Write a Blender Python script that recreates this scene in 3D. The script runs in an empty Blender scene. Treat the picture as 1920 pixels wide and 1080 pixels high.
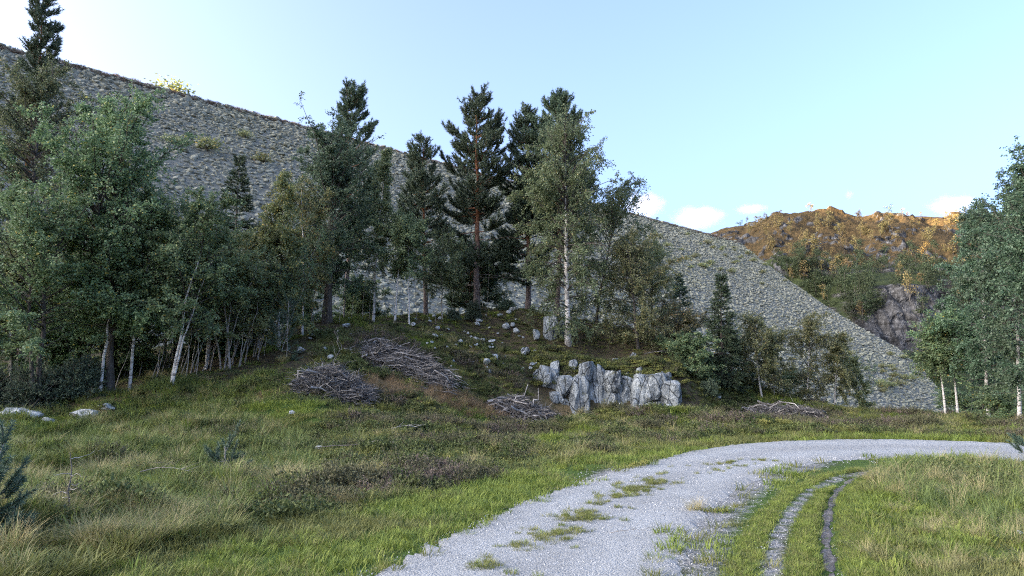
import bpy, math
import numpy as np
from mathutils import Vector

# ------------------------------------------------------------------ camera, sky, sun, exposure
F = 1386.0                       # focal length in photograph pixels (1920 wide)
PITCH = math.atan(180.0 / F)     # horizon near y = 720
CAM_H = 1.65
S = bpy.context.scene
COL = S.collection
cam = bpy.data.cameras.new('camera'); cam.sensor_width = 36.0; cam.lens = F / 1920 * 36
cam.clip_start = 0.05; cam.clip_end = 20000
cob = bpy.data.objects.new('camera', cam); COL.objects.link(cob)
cob.location = (0, 0, CAM_H); cob.rotation_euler = (math.pi / 2 + PITCH, 0, 0)
S.camera = cob

SUN_AZ = math.radians(-105)       # measured from +Y, negative = to the left
SUN_EL = math.radians(12.0)
w = bpy.data.worlds.new('World'); S.world = w; w.use_nodes = True
nt = w.node_tree; nt.nodes.clear()
wo = nt.nodes.new('ShaderNodeOutputWorld'); bg = nt.nodes.new('ShaderNodeBackground')
sky = nt.nodes.new('ShaderNodeTexSky'); sky.sky_type = 'NISHITA'; sky.sun_disc = False
sky.sun_elevation = SUN_EL; sky.sun_rotation = SUN_AZ
sky.altitude = 300; sky.air_density = 0.42; sky.dust_density = 10.0; sky.ozone_density = 1.9
bg.inputs['Strength'].default_value = 0.15
nt.links.new(sky.outputs[0], bg.inputs[0]); nt.links.new(bg.outputs[0], wo.inputs[0])

sl = bpy.data.lights.new('sun', 'SUN'); sl.energy = 4.2; sl.angle = math.radians(0.6); sl.color = (1.0, 0.73, 0.42)
so = bpy.data.objects.new('sun', sl); COL.objects.link(so)
sd = Vector((math.sin(SUN_AZ) * math.cos(SUN_EL), math.cos(SUN_AZ) * math.cos(SUN_EL), math.sin(SUN_EL)))
so.rotation_euler = sd.to_track_quat('Z', 'Y').to_euler(); so.location = (-60, 0, 90)

S.view_settings.view_transform = 'Standard'; S.view_settings.look = 'None'
S.view_settings.exposure = 3.08; S.view_settings.gamma = 1.0
S.render.engine = 'CYCLES'
S.cycles.max_bounces = 6; S.cycles.diffuse_bounces = 4; S.cycles.glossy_bounces = 2
S.cycles.transmission_bounces = 3; S.cycles.volume_bounces = 4; S.cycles.transparent_max_bounces = 6
S.cycles.use_denoising = False; S.cycles.denoiser = 'OPENIMAGEDENOISE'; S.cycles.denoising_input_passes = 'RGB_ALBEDO_NORMAL'
S.cycles.use_light_tree = False; S.cycles.filter_width = 1.1; S.cycles.use_adaptive_sampling = True; S.cycles.adaptive_threshold = 0.012
S.cycles.volume_step_rate = 2.0

# ------------------------------------------------------------------ helpers
def at(px, py, Y):
    """world point seen at photograph pixel (px,py) and lying at depth Y"""
    c, s = math.cos(PITCH), math.sin(PITCH)
    a = (px - 960) / F; b = (540 - py) / F
    d = np.array([a, c - b * s, s + b * c])
    return np.array([0, 0, CAM_H]) + d * (Y / d[1])

def ground_px(px, py, z=0.0):
    c, s = math.cos(PITCH), math.sin(PITCH)
    a = (px - 960) / F; b = (540 - py) / F
    d = np.array([a, c - b * s, s + b * c])
    return np.array([0, 0, CAM_H]) + d * ((z - CAM_H) / d[2])

def xz(px, Y): return at(px, 720, Y)[0]

def project(P):
    c, s = math.cos(PITCH), math.sin(PITCH)
    P = np.asarray(P, float) - np.array([0, 0, CAM_H])
    f = P[..., 1] * c + P[..., 2] * s; u = -P[..., 1] * s + P[..., 2] * c
    f = np.where(np.abs(f) < 1e-6, 1e-6, f)
    return 960 + F * P[..., 0] / f, 540 - F * u / f, f

def tag(o, label=None, cat=None, group=None, kind=None):
    if label: o['label'] = label
    if cat: o['category'] = cat
    if group: o['group'] = group
    if kind: o['kind'] = kind
    return o

def link(name, me, parent=None, loc=None):
    o = bpy.data.objects.new(name, me); COL.objects.link(o)
    if parent is not None: o.parent = parent
    if loc is not None: o.location = loc
    return o

def empty(name, loc): return link(name, None, None, loc)

def mesh(name, V, Fc, m=None, smooth=False, mats=None, mi=None):
    V = np.ascontiguousarray(V, dtype=np.float32).reshape(-1, 3); Fc = np.ascontiguousarray(Fc, dtype=np.int32)
    me = bpy.data.meshes.new(name)
    me.vertices.add(len(V)); me.vertices.foreach_set('co', V.ravel())
    me.loops.add(Fc.size); me.loops.foreach_set('vertex_index', Fc.ravel())
    me.polygons.add(len(Fc)); me.polygons.foreach_set('loop_start', np.arange(0, Fc.size, Fc.shape[1], dtype=np.int32))
    if mi is not None: me.polygons.foreach_set('material_index', np.asarray(mi, dtype=np.int32))
    me.polygons.foreach_set('use_smooth', np.full(len(Fc), smooth))
    me.update(calc_edges=True)
    for x in (mats or [m]):
        if x: me.materials.append(x)
    return me

def add_col(me, name, arr):
    a = me.attributes.new(name, 'FLOAT_COLOR', 'POINT'); a.data.foreach_set('color', np.ascontiguousarray(arr, dtype=np.float32).ravel())

def unit(v): return v / np.maximum(np.linalg.norm(v, axis=-1, keepdims=True), 1e-9)

def _h(ix, iy, s):
    h = (ix.astype(np.int64) * 374761393 + iy.astype(np.int64) * 668265263 + s * 144269504) & 0xffffffff
    h = ((h ^ (h >> 13)) * 1274126177) & 0xffffffff
    return ((h ^ (h >> 16)) & 0xffff) / 65535.0

def vn(x, y, s=0):
    x = np.asarray(x, float); y = np.asarray(y, float)
    ix, iy = np.floor(x), np.floor(y); fx, fy = x - ix, y - iy
    fx = fx * fx * (3 - 2 * fx); fy = fy * fy * (3 - 2 * fy)
    a = _h(ix, iy, s); b = _h(ix + 1, iy, s); c = _h(ix, iy + 1, s); d = _h(ix + 1, iy + 1, s)
    return (a * (1 - fx) + b * fx) * (1 - fy) + (c * (1 - fx) + d * fx) * fy

def fbm(x, y, s=0, o=4):
    v = 0; a = 0.5; t = 0
    for i in range(o):
        v = v + a * vn(x * 2 ** i, y * 2 ** i, s + i * 17); t += a; a *= 0.5
    return v / t

def sstep(a, b, x):
    t = np.clip((np.asarray(x, float) - a) / (b - a), 0, 1); return t * t * (3 - 2 * t)

# ------------------------------------------------------------------ materials
class NT:
    def __init__(self, name):
        self.m = bpy.data.materials.new(name); self.m.use_nodes = True
        self.t = self.m.node_tree; self.t.nodes.clear()
        self.out = self.n('ShaderNodeOutputMaterial')
    def n(self, k, **kw):
        x = self.t.nodes.new(k)
        for a, v in kw.items(): setattr(x, a, v)
        return x
    def l(self, a, b): self.t.links.new(a, b)
    def noise(self, scale, detail=4, rough=0.6, vec=None, dist=0.0):
        x = self.n('ShaderNodeTexNoise'); x.inputs['Scale'].default_value = scale; x.inputs['Detail'].default_value = detail
        x.inputs['Roughness'].default_value = rough; x.inputs['Distortion'].default_value = dist
        if vec is not None: self.l(vec, x.inputs['Vector'])
        return x.outputs['Fac']
    def coord(self, scale=(1, 1, 1), kind='Object'):
        c = self.n('ShaderNodeTexCoord'); mp = self.n('ShaderNodeMapping'); mp.inputs['Scale'].default_value = scale
        self.l(c.outputs[kind], mp.inputs['Vector']); return mp.outputs[0]
    def pos(self, scale=(1, 1, 1)):
        c = self.n('ShaderNodeNewGeometry'); mp = self.n('ShaderNodeMapping'); mp.inputs['Scale'].default_value = scale
        self.l(c.outputs['Position'], mp.inputs['Vector']); return mp.outputs[0]
    def ramp(self, fac, stops, interp='LINEAR'):
        r = self.n('ShaderNodeValToRGB'); r.color_ramp.interpolation = interp; e = r.color_ramp.elements
        while len(e) < len(stops): e.new(0.5)
        for i, (p, c) in enumerate(stops):
            e[i].position = p; e[i].color = (c, c, c, 1) if isinstance(c, (int, float)) else (*c, 1)
        self.l(fac, r.inputs['Fac']); return r.outputs['Color']
    def mix(self, fac, a, b, blend='MIX'):
        x = self.n('ShaderNodeMix', data_type='RGBA', blend_type=blend)
        for sock, v in ((x.inputs['Factor'], fac), (x.inputs['A'], a), (x.inputs['B'], b)):
            if isinstance(v, (int, float)): sock.default_value = v
            elif isinstance(v, tuple): sock.default_value = (*v, 1)
            else: self.l(v, sock)
        return x.outputs['Result']
    def math(self, op, a, b=0.0, clamp=False):
        x = self.n('ShaderNodeMath', operation=op, use_clamp=clamp)
        for i, v in enumerate((a, b)):
            if isinstance(v, (int, float)): x.inputs[i].default_value = v
            else: self.l(v, x.inputs[i])
        return x.outputs[0]
    def bump(self, h, strength, dist):
        b = self.n('ShaderNodeBump'); b.inputs['Strength'].default_value = strength; b.inputs['Distance'].default_value = dist
        self.l(h, b.inputs['Height']); return b.outputs[0]
    def finish(self, col, rough=0.9, normal=None, spec=0.2, trans=0.0, tcol=None):
        p = self.n('ShaderNodeBsdfPrincipled'); p.inputs['Roughness'].default_value = rough
        p.inputs['Specular IOR Level'].default_value = spec
        if isinstance(col, tuple): p.inputs['Base Color'].default_value = (*col, 1)
        else: self.l(col, p.inputs['Base Color'])
        if normal is not None: self.l(normal, p.inputs['Normal'])
        sh = p.outputs[0]
        if trans > 0:
            tr = self.n('ShaderNodeBsdfTranslucent')
            if tcol is None: tcol = col
            if isinstance(tcol, tuple): tr.inputs[0].default_value = (*tcol, 1)
            else: self.l(tcol, tr.inputs[0])
            ms = self.n('ShaderNodeMixShader'); ms.inputs[0].default_value = trans
            self.l(sh, ms.inputs[1]); self.l(tr.outputs[0], ms.inputs[2]); sh = ms.outputs[0]
        self.l(sh, self.out.inputs['Surface']); return self.m

def leaf_mat(name, cols, rough=0.45, spec=0.4, trans=0.42):
    """colour differs leaf by leaf; cols = ramp stops"""
    t = NT(name); g = t.n('ShaderNodeNewGeometry'); oi = t.n('ShaderNodeObjectInfo')
    c = t.ramp(g.outputs['Random Per Island'], cols)
    v = t.math('MULTIPLY_ADD', oi.outputs['Random'], 0.3); t.t.nodes[-1].inputs[2].default_value = 0.85
    hs = t.n('ShaderNodeHueSaturation'); t.l(v, hs.inputs['Value']); t.l(c, hs.inputs['Color'])
    hu_ = t.math('MULTIPLY_ADD', oi.outputs['Random'], .035); t.t.nodes[-1].inputs[2].default_value = .458; t.l(hu_, hs.inputs['Hue']); hs.inputs['Saturation'].default_value = .92
    return t.finish(hs.outputs[0], rough, None, spec, trans)

def tuft_mat(name, base, tip, var=0.35, trans=0.3, blade=0.35):
    """blades: colour differs tuft by tuft and blade by blade, stems a little browner than the tips"""
    tip = tuple(x * .76 for x in tip); lum = sum(tip) / max(1e-6, sum(base)); base = tuple(.5 * (b * lum + t_) for b, t_ in zip(base, tip))
    t = NT(name); g = t.n('ShaderNodeNewGeometry'); oi = t.n('ShaderNodeObjectInfo')
    tc = t.n('ShaderNodeTexCoord'); sp = t.n('ShaderNodeSeparateXYZ'); t.l(tc.outputs['Generated'], sp.inputs[0])
    c = t.mix(sp.outputs['Z'], base, tip)
    r = t.math('MULTIPLY_ADD', oi.outputs['Random'], var); t.t.nodes[-1].inputs[2].default_value = 1 - var / 2
    r2 = t.math('MULTIPLY_ADD', g.outputs['Random Per Island'], blade); t.t.nodes[-1].inputs[2].default_value = 1 - blade / 2
    v = t.math('MULTIPLY', r, r2)
    hs = t.n('ShaderNodeHueSaturation'); t.l(v, hs.inputs['Value']); t.l(c, hs.inputs['Color'])
    hh = t.math('MULTIPLY_ADD', oi.outputs['Random'], -0.03); t.t.nodes[-1].inputs[2].default_value = 0.515
    t.l(hh, hs.inputs['Hue'])
    return t.finish(hs.outputs[0], 0.6, None, 0.25, trans)

M = {}
def build_mats():
    # --- stone
    def rock(name, dark, mid, light, sc, lichen=0.5, bump=0.5, bd=0.05):
        t = NT(name); p = t.pos()
        n1 = t.noise(sc, 8, 0.65, p); n2 = t.noise(sc * 5, 6, 0.7, p); n3 = t.noise(sc * 1.7, 5, 0.6, p, 0.6)
        c = t.ramp(n1, [(0.3, dark), (0.48, mid), (0.68, light)])
        li = t.ramp(n3, [(0.52, 0.0), (0.60, 1.0)]); li = t.math('MULTIPLY', li, lichen)
        c = t.mix(li, c, tuple(min(0.72, x * 1.35) for x in light))
        sp = t.ramp(n2, [(0.36, 0.45), (0.52, 1.0)])
        c = t.mix(0.7, c, sp, 'MULTIPLY')
        h = t.math('ADD', n2, n1)
        M[name] = t.finish(c, 0.92, t.bump(h, bump, bd), 0.15)
    t = NT('outcrop_rock'); p = t.pos(); n1 = t.noise(1.8, 6, 0.7, t.pos((1, 1, .35))); n2 = t.noise(14, 5, 0.75, p); n3 = t.noise(4.5, 5, .7, p, .8)
    vo = t.n('ShaderNodeTexVoronoi', feature='DISTANCE_TO_EDGE'); vo.inputs['Scale'].default_value = 1.0; t.l(t.pos((2.2, 1.2, .9)), vo.inputs['Vector'])
    ck = t.ramp(vo.outputs['Distance'], [(0.0, 0.12), (0.035, 1.0)])
    c = t.ramp(n1, [(0.33, (0.07, 0.075, 0.078)), (0.46, (0.24, 0.26, 0.262)), (0.6, (0.42, 0.45, 0.448)), (0.75, (0.58, 0.61, 0.60))])
    c = t.mix(t.math('MULTIPLY', t.ramp(n3, [(0.55, 0.0), (0.62, 1.0)]), .7), c, (.60, .62, .60)); c = t.mix(.85, c, t.ramp(n2, [(.36, .35), (.52, 1.05)]), 'MULTIPLY')
    c = t.mix(t.math('MULTIPLY', t.ramp(t.noise(2.6, 4, .6, p), [(.60, 0.0), (.68, 1.0)]), .55), c, (.10, .095, .03))
    c = t.mix(.8, c, ck, 'MULTIPLY')
    M['outcrop_rock'] = t.finish(c, .92, t.bump(t.math('ADD', t.math('ADD', n1, n2), ck), .9, .10), .15)
    rock('white_stone', (0.20, 0.21, 0.2), (0.42, 0.44, 0.43), (0.6, 0.63, 0.62), 6.0, 0.3, 0.8, 0.05)
    rock('dark_rock', (0.03, 0.03, 0.026), (0.08, 0.08, 0.07), (0.16, 0.17, 0.15), 2.0, 0.2)
    # dam rock: tone differs stone by stone
    t = NT('dam_rock'); oi = t.n('ShaderNodeObjectInfo'); p = t.pos()
    n1 = t.noise(0.9, 6, 0.6, p); n2 = t.noise(6, 4, 0.6, p); n0 = t.noise(0.045, 3, 0.5, p)
    c = t.ramp(oi.outputs['Random'], [(0, (0.19, 0.192, 0.15)), (0.5, (0.24, 0.243, 0.192)), (1, (0.30, 0.302, 0.242))])
    c = t.mix(0.7, c, t.ramp(n1, [(0.3, 0.75), (0.7, 1.15)]), 'MULTIPLY')
    c = t.mix(0.5, c, t.ramp(n2, [(0.3, 0.7), (0.6, 1.1)]), 'MULTIPLY')
    c = t.mix(t.math('MULTIPLY', t.ramp(n0, [(0.45, 0.0), (0.62, 1.0)]), 0.3), c, (0.20, 0.21, 0.13))
    M['dam_rock'] = t.finish(c, 0.95, t.bump(n2, 0.5, 0.05), 0.1)
    t = NT('dam_fill'); p = t.pos(); n1 = t.noise(1.5, 5, 0.6, p)
    M['dam_fill'] = t.finish(t.ramp(n1, [(0.3, (0.10, 0.10, 0.082)), (0.7, (0.22, 0.222, 0.185))]), 0.95, t.bump(n1, 1, 0.3), 0.1)
    # --- gravel
    t = NT('gravel'); p = t.pos(); vo = t.n('ShaderNodeTexVoronoi'); vo.inputs['Scale'].default_value = 48; t.l(p, vo.inputs['Vector'])
    n1 = t.noise(0.6, 4, 0.6, p); n2 = t.noise(9, 5, 0.7, p); n3 = t.noise(80, 3, 0.7, p)
    sep = t.n('ShaderNodeSeparateColor'); t.l(vo.outputs['Color'], sep.inputs[0])
    c = t.ramp(sep.outputs[0], [(0, (0.27, 0.275, 0.275)), (0.35, (0.42, 0.425, 0.425)), (1, (0.58, 0.585, 0.58))])
    c = t.mix(0.5, c, t.ramp(vo.outputs['Distance'], [(0.25, 1.0), (0.75, 0.4)]), 'MULTIPLY')
    c = t.mix(0.6, c, t.ramp(n2, [(0.3, 0.6), (0.62, 1.15)]), 'MULTIPLY')
    c = t.mix(0.6, c, t.ramp(n1, [(0.35, 0.72), (0.65, 1.1)]), 'MULTIPLY')
    at_ = t.n('ShaderNodeAttribute', attribute_name='track'); tk = t.math('MULTIPLY', at_.outputs['Fac'], t.ramp(n1, [(.3, .5), (.6, 1.0)]))
    c = t.mix(tk, t.mix(.5, c, (.30, .295, .265)), t.mix(.55, c, (.41, .415, .385)))
    h = t.math('SUBTRACT', n3, vo.outputs['Distance'])
    M['gravel'] = t.finish(c, 0.9, t.bump(h, 0.7, 0.02), 0.2)
    t = NT('pebble'); oi = t.n('ShaderNodeObjectInfo')
    M['pebble'] = t.finish(t.ramp(oi.outputs['Random'], [(0, (0.17, 0.175, 0.175)), (0.3, (0.32, 0.325, 0.325)), (0.85, (0.43, 0.435, 0.43)), (1, (0.54, 0.545, 0.54))]), 0.85, None, 0.2)
    t = NT('brown_gravel'); p = t.pos(); n2 = t.noise(22, 5, 0.7, p)
    M['brown_gravel'] = t.finish(t.ramp(n2, [(0.3, (0.06, 0.055, 0.045)), (0.5, (0.16, 0.145, 0.13)), (0.7, (0.32, 0.30, 0.28))]), 0.92, t.bump(n2, 0.9, 0.03), 0.15)
    # --- ground: zone attribute R green, G straw, B soil, A gravel
    t = NT('ground_cover'); p = t.pos(); a = t.n('ShaderNodeAttribute', attribute_name='zone')
    sep = t.n('ShaderNodeSeparateColor'); t.l(a.outputs['Color'], sep.inputs[0])
    n1 = t.noise(0.7, 3, 0.65, p); n2 = t.noise(5, 4, 0.7, p); n3 = t.noise(26, 2, 0.7, p)
    base = t.ramp(n1, [(0.3, (0.03, 0.034, 0.014)), (0.5, (0.065, 0.07, 0.026)), (0.7, (0.12, 0.10, 0.044))])
    gr = t.ramp(n2, [(0.3, (0.055, 0.10, 0.022)), (0.6, (0.10, 0.15, 0.035))])
    st = t.ramp(n2, [(0.3, (0.17, 0.12, 0.06)), (0.7, (0.30, 0.22, 0.12))])
    so_ = t.ramp(n2, [(0.32, (0.045, 0.036, 0.025)), (0.52, (0.11, 0.085, 0.05)), (0.72, (0.10, 0.125, 0.04))])
    gv = t.ramp(n3, [(0.3, (0.17, 0.165, 0.155)), (0.6, (0.36, 0.355, 0.34))])
    def rag(f): return t.math('MULTIPLY', t.math('SUBTRACT', t.math('ADD', f, t.math('MULTIPLY', n2, 0.9)), 0.75), 4.0, True)
    c = t.mix(rag(sep.outputs[1]), base, st); c = t.mix(rag(sep.outputs[0]), c, gr); c = t.mix(rag(sep.outputs[2]), c, so_)
    c = t.mix(rag(a.outputs['Alpha']), c, gv)
    c = t.mix(0.6, c, t.ramp(n3, [(0.3, 0.55), (0.65, 1.2)]), 'MULTIPLY')
    M['ground'] = t.finish(c, 0.95, t.bump(t.math('ADD', n2, n3), 0.9, 0.08), 0.1)
    # --- hill: zone R rock, G green, B heath
    t = NT('hill_cover'); p = t.pos(); a = t.n('ShaderNodeAttribute', attribute_name='zone')
    sep = t.n('ShaderNodeSeparateColor'); t.l(a.outputs['Color'], sep.inputs[0])
    n1 = t.noise(0.09, 7, 0.65, p); n2 = t.noise(0.6, 6, 0.7, p); nv = t.noise(0.5, 7, 0.75, t.pos((1, 1, 0.07))); n4 = t.noise(0.25, 5, 0.7, t.pos((0.25, 0.25, 1.8)))
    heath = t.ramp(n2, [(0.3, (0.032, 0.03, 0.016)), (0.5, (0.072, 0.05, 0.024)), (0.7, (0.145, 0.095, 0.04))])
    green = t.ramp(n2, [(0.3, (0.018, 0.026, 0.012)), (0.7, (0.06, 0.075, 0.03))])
    rk = t.ramp(nv, [(0.3, (0.03, 0.029, 0.027)), (0.5, (0.085, 0.082, 0.078)), (0.66, (0.22, 0.215, 0.205))])
    rk = t.mix(0.8, rk, t.ramp(n4, [(0.36, 0.35), (0.55, 1.1)]), 'MULTIPLY'); rk = t.mix(0.9, rk, t.ramp(t.noise(0.35, 5, .7, t.pos((1, .3, .04))), [(.38, .25), (.55, 1.1)]), 'MULTIPLY')
    def rag2(f): return t.math('MULTIPLY', t.math('SUBTRACT', t.math('ADD', f, t.math('MULTIPLY', n2, 0.8)), 0.7), 4.0, True)
    c = t.mix(rag2(sep.outputs[1]), heath, green); c = t.mix(rag2(sep.outputs[0]), c, rk)
    M['hill'] = t.finish(c, 0.95, t.bump(t.math('ADD', n2, nv), 1.0, 0.6), 0.1)
    # --- bark
    t = NT('birch_bark'); p = t.coord((1, 1, 5.5)); n1 = t.noise(3.2, 5, 0.7, p); n2 = t.noise(1.3, 4, 0.6, t.coord((1, 1, 0.7))); 
    c = t.ramp(n1, [(0.36, (0.05, 0.045, 0.04)), (0.45, (0.42, 0.39, 0.35)), (0.6, (0.70, 0.68, 0.64))])
    c = t.mix(t.ramp(n2, [(0.5, 0.0), (0.66, 0.8)]), c, (0.14, 0.115, 0.09))
    M['birch_bark'] = t.finish(c, 0.8, t.bump(n1, 0.4, 0.01), 0.2)
    t = NT('grey_bark'); p = t.coord((4, 4, 1)); n1 = t.noise(5, 6, 0.7, p)
    M['grey_bark'] = t.finish(t.ramp(n1, [(0.3, (0.03, 0.026, 0.022)), (0.55, (0.10, 0.088, 0.075)), (0.75, (0.22, 0.2, 0.175))]), 0.9, t.bump(n1, 0.8, 0.02), 0.1)
    t = NT('pale_bark'); p = t.coord((2, 2, 3)); n1 = t.noise(4, 6, 0.7, p)
    M['pale_bark'] = t.finish(t.ramp(n1, [(0.3, (0.09, 0.08, 0.07)), (0.5, (0.30, 0.27, 0.23)), (0.7, (0.48, 0.44, 0.38))]), 0.9, t.bump(n1, 0.6, 0.01), 0.1)
    t = NT('pine_bark'); p = t.coord((3, 3, 0.9)); n1 = t.noise(4, 6, 0.7, p); tc = t.n('ShaderNodeTexCoord'); sp = t.n('ShaderNodeSeparateXYZ'); t.l(tc.outputs['Generated'], sp.inputs[0])
    lo = t.ramp(n1, [(0.3, (0.05, 0.04, 0.036)), (0.5, (0.17, 0.13, 0.115)), (0.7, (0.32, 0.27, 0.25))])
    hi = t.ramp(n1, [(0.3, (0.10, 0.04, 0.02)), (0.7, (0.30, 0.14, 0.075))])
    M['pine_bark'] = t.finish(t.mix(t.ramp(sp.outputs['Z'], [(0.2, 0.0), (0.42, 1.0)]), lo, hi), 0.9, t.bump(n1, 1.0, 0.03), 0.1)
    t = NT('dead_wood'); p = t.coord((3, 3, 3)); n1 = t.noise(2.5, 5, 0.7, p); oi = t.n('ShaderNodeObjectInfo')
    c = t.ramp(n1, [(0.3, (0.075, 0.068, 0.062)), (0.5, (0.25, 0.232, 0.215)), (0.7, (0.50, 0.47, 0.44))])
    v = t.ramp(oi.outputs['Random'], [(0, 0.35), (0.6, 0.75), (1, 1.4)])
    M['dead_wood'] = t.finish(t.mix(1.0, c, v, 'MULTIPLY'), 0.9, t.bump(n1, 0.5, 0.01), 0.15)
    t = NT('dead_twig'); g = t.n('ShaderNodeNewGeometry')
    M['dead_twig'] = t.finish(t.ramp(g.outputs['Random Per Island'], [(0, (0.05, 0.045, 0.042)), (0.6, (0.12, 0.116, 0.113)), (1, (0.34, 0.325, 0.31))]), 0.9, None, 0.15)
    # --- leaves
    G = 2.25
    def k(*c): return tuple(x * G for x in c)
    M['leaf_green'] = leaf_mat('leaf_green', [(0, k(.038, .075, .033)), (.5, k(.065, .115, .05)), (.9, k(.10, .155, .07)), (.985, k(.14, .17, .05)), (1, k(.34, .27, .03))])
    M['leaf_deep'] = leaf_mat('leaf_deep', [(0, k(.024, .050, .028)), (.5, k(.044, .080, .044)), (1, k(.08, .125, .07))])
    M['leaf_olive'] = leaf_mat('leaf_olive', [(0, k(.055, .072, .03)), (.5, k(.09, .11, .045)), (.93, k(.14, .155, .065)), (1, k(.24, .20, .05))])
    M['leaf_brown'] = leaf_mat('leaf_brown', [(0, k(.05, .058, .026)), (.5, k(.082, .085, .036)), (.9, k(.115, .11, .045)), (1, k(.22, .14, .04))])
    M['leaf_yellow'] = leaf_mat('leaf_yellow', [(0, k(.05, .072, .028)), (.5, k(.082, .105, .04)), (.9, k(.12, .138, .045)), (.96, k(.20, .18, .04)), (1, k(.36, .27, .03))])
    M['leaf_birch'] = leaf_mat('leaf_birch', [(0, k(.034, .056, .026)), (.5, k(.062, .09, .04)), (.94, k(.105, .135, .062)), (1, k(.18, .17, .05))])
    M['needle_pine'] = leaf_mat('needle_pine', [(0, k(.02, .036, .022)), (.6, k(.04, .064, .038)), (1, k(.07, .098, .055))], 0.55, 0.3, 0.1)
    M['needle_spruce'] = leaf_mat('needle_spruce', [(0, k(.014, .028, .015)), (.6, k(.028, .05, .026)), (1, k(.05, .078, .035))], 0.55, 0.3, 0.1)
    M['needle_blue'] = leaf_mat('needle_blue', [(0, k(.016, .030, .020)), (.6, k(.032, .056, .037)), (1, k(.06, .09, .056))], 0.5, 0.35, 0.15)
    M['needle_juniper'] = leaf_mat('needle_juniper', [(0, k(.02, .034, .02)), (.6, k(.038, .06, .036)), (1, k(.07, .095, .055))], 0.6, 0.3, 0.1)
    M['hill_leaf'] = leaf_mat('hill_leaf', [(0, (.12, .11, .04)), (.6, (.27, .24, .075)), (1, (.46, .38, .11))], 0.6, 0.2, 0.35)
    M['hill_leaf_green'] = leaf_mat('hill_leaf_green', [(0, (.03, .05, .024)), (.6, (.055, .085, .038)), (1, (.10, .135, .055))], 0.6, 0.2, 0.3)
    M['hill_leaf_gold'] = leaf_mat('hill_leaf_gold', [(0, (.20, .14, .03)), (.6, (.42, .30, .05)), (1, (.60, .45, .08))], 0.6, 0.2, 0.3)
    # --- grass
    M['grass_green'] = tuft_mat('grass_green', (.08, .11, .022), (.28, .34, .07), 0.5)
    M['grass_dull'] = tuft_mat('grass_dull', (.085, .092, .028), (.28, .285, .095), 0.5)
    M['grass_cool'] = tuft_mat('grass_cool', (.055, .078, .024), (.23, .28, .085), 0.5)
    M['grass_straw'] = tuft_mat('grass_straw', (.12, .11, .045), (.50, .44, .22), 0.4)
    M['grass_tan'] = tuft_mat('grass_tan', (.16, .115, .06), (.42, .30, .17), 0.35)
    M['heather'] = tuft_mat('heather', (.045, .036, .024), (.14, .145, .068), 0.55, 0.15, 0.6)
    M['heather_purple'] = tuft_mat('heather_purple', (.075, .06, .04), (.19, .15, .125), 0.5, 0.15, 0.6)
    M['bilberry'] = tuft_mat('bilberry', (.035, .035, .016), (.14, .18, .055), 0.6, 0.2, 0.6)
    M['moss'] = tuft_mat('moss', (.09, .095, .026), (.24, .25, .07), 0.6, 0.1, 0.4)
    M['yellow_petal'] = NT('yellow_petal').finish((.75, .42, .02), 0.6)
build_mats()

# ------------------------------------------------------------------ terrain
ctrl = [(x, y, 0.0) for x, y in [(-7, -4), (0, -6), (8, -6), (-9, 3), (-3, 3), (3, 3), (8, 3), (-4, 7), (0, 8), (5, 8), (3, 12), (10, 10), (10, 16), (6, 20), (16, 20), (7, 23),
        (13, 23), (22, 20), (25, 10), (20, 2), (35, 18), (4, 17), (1.5, 13)]]
for q in [(0, 1000, 8), (60, 905, 13.5), (250, 900, 14.5), (100, 950, 11), (250, 850, 19), (60, 830, 20), (250, 800, 23.5), (300, 742, 26), (450, 800, 22), (600, 800, 22), (450, 900, 14), (650, 850, 18),
          (800, 850, 18.3), (1000, 830, 22), (100, 745, 27), (0, 775, 24), (-200, 760, 25), (560, 700, 28), (560, 640, 32), (480, 690, 29), (350, 712, 27.5), (700, 640, 33),
          (800, 622, 37), (740, 602, 38), (610, 612, 36), (640, 760, 25), (720, 745, 27), (870, 732, 30.5), (900, 777, 29.5), (1000, 790, 31), (893, 587, 43), (960, 583, 44),
          (1065, 650, 38), (930, 662, 36), (960, 702, 34), (1000, 645, 38), (1110, 690, 36.8), (1200, 690, 36.8), (1150, 789, 34.2), (1050, 787, 33.8), (1270, 786, 34.3),
          (1200, 657, 39), (1290, 692, 38), (1330, 742, 37.5), (1400, 781, 37), (1100, 605, 45), (1200, 625, 46), (1500, 790, 37), (1650, 786, 36), (1900, 792, 34), (1560, 776, 45),
          (1800, 783, 42), (2100, 795, 36), (1010, 703, 35.3), (1050, 700, 35.2), (1100, 694, 35.2), (1150, 693, 35.2), (1210, 695, 35.2), (1262, 708, 35.2), (1295, 735, 35.4), (1100, 800, 30), (1250, 800, 30), (1420, 806, 29), (1650, 803, 29), (200, 700, 32), (400, 680, 33), (0, 700, 35), (-300, 720, 33)]:
    ctrl.append(tuple(at(*q)))
ctrl += [(5, 60, 2), (-5, 60, 3), (-18, 60, 3.5), (-32, 56, 4), (-50, 45, 4), (-60, 20, 2), (-40, 5, 0), (20, 60, -1.5), (36, 60, -2.5), (30, 85, -5), (60, 80, -4), (55, 45, -1), (60, 20, 0), (40, -10, 0), (-30, -15, 0), (0, 85, 0), (-30, 80, 2)]
ctrl = np.array(ctrl)
def _phi(r): return np.sqrt(r * r + 2.2 ** 2)
_A = _phi(np.linalg.norm(ctrl[:, None, :2] - ctrl[None, :, :2], axis=-1)) - 0.05 * np.eye(len(ctrl))
_n = len(ctrl); _B = np.zeros((_n + 1, _n + 1)); _B[:_n, :_n] = _A; _B[_n, :_n] = 1; _B[:_n, _n] = 1
_W = np.linalg.solve(_B, np.append(ctrl[:, 2], 0))

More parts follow.
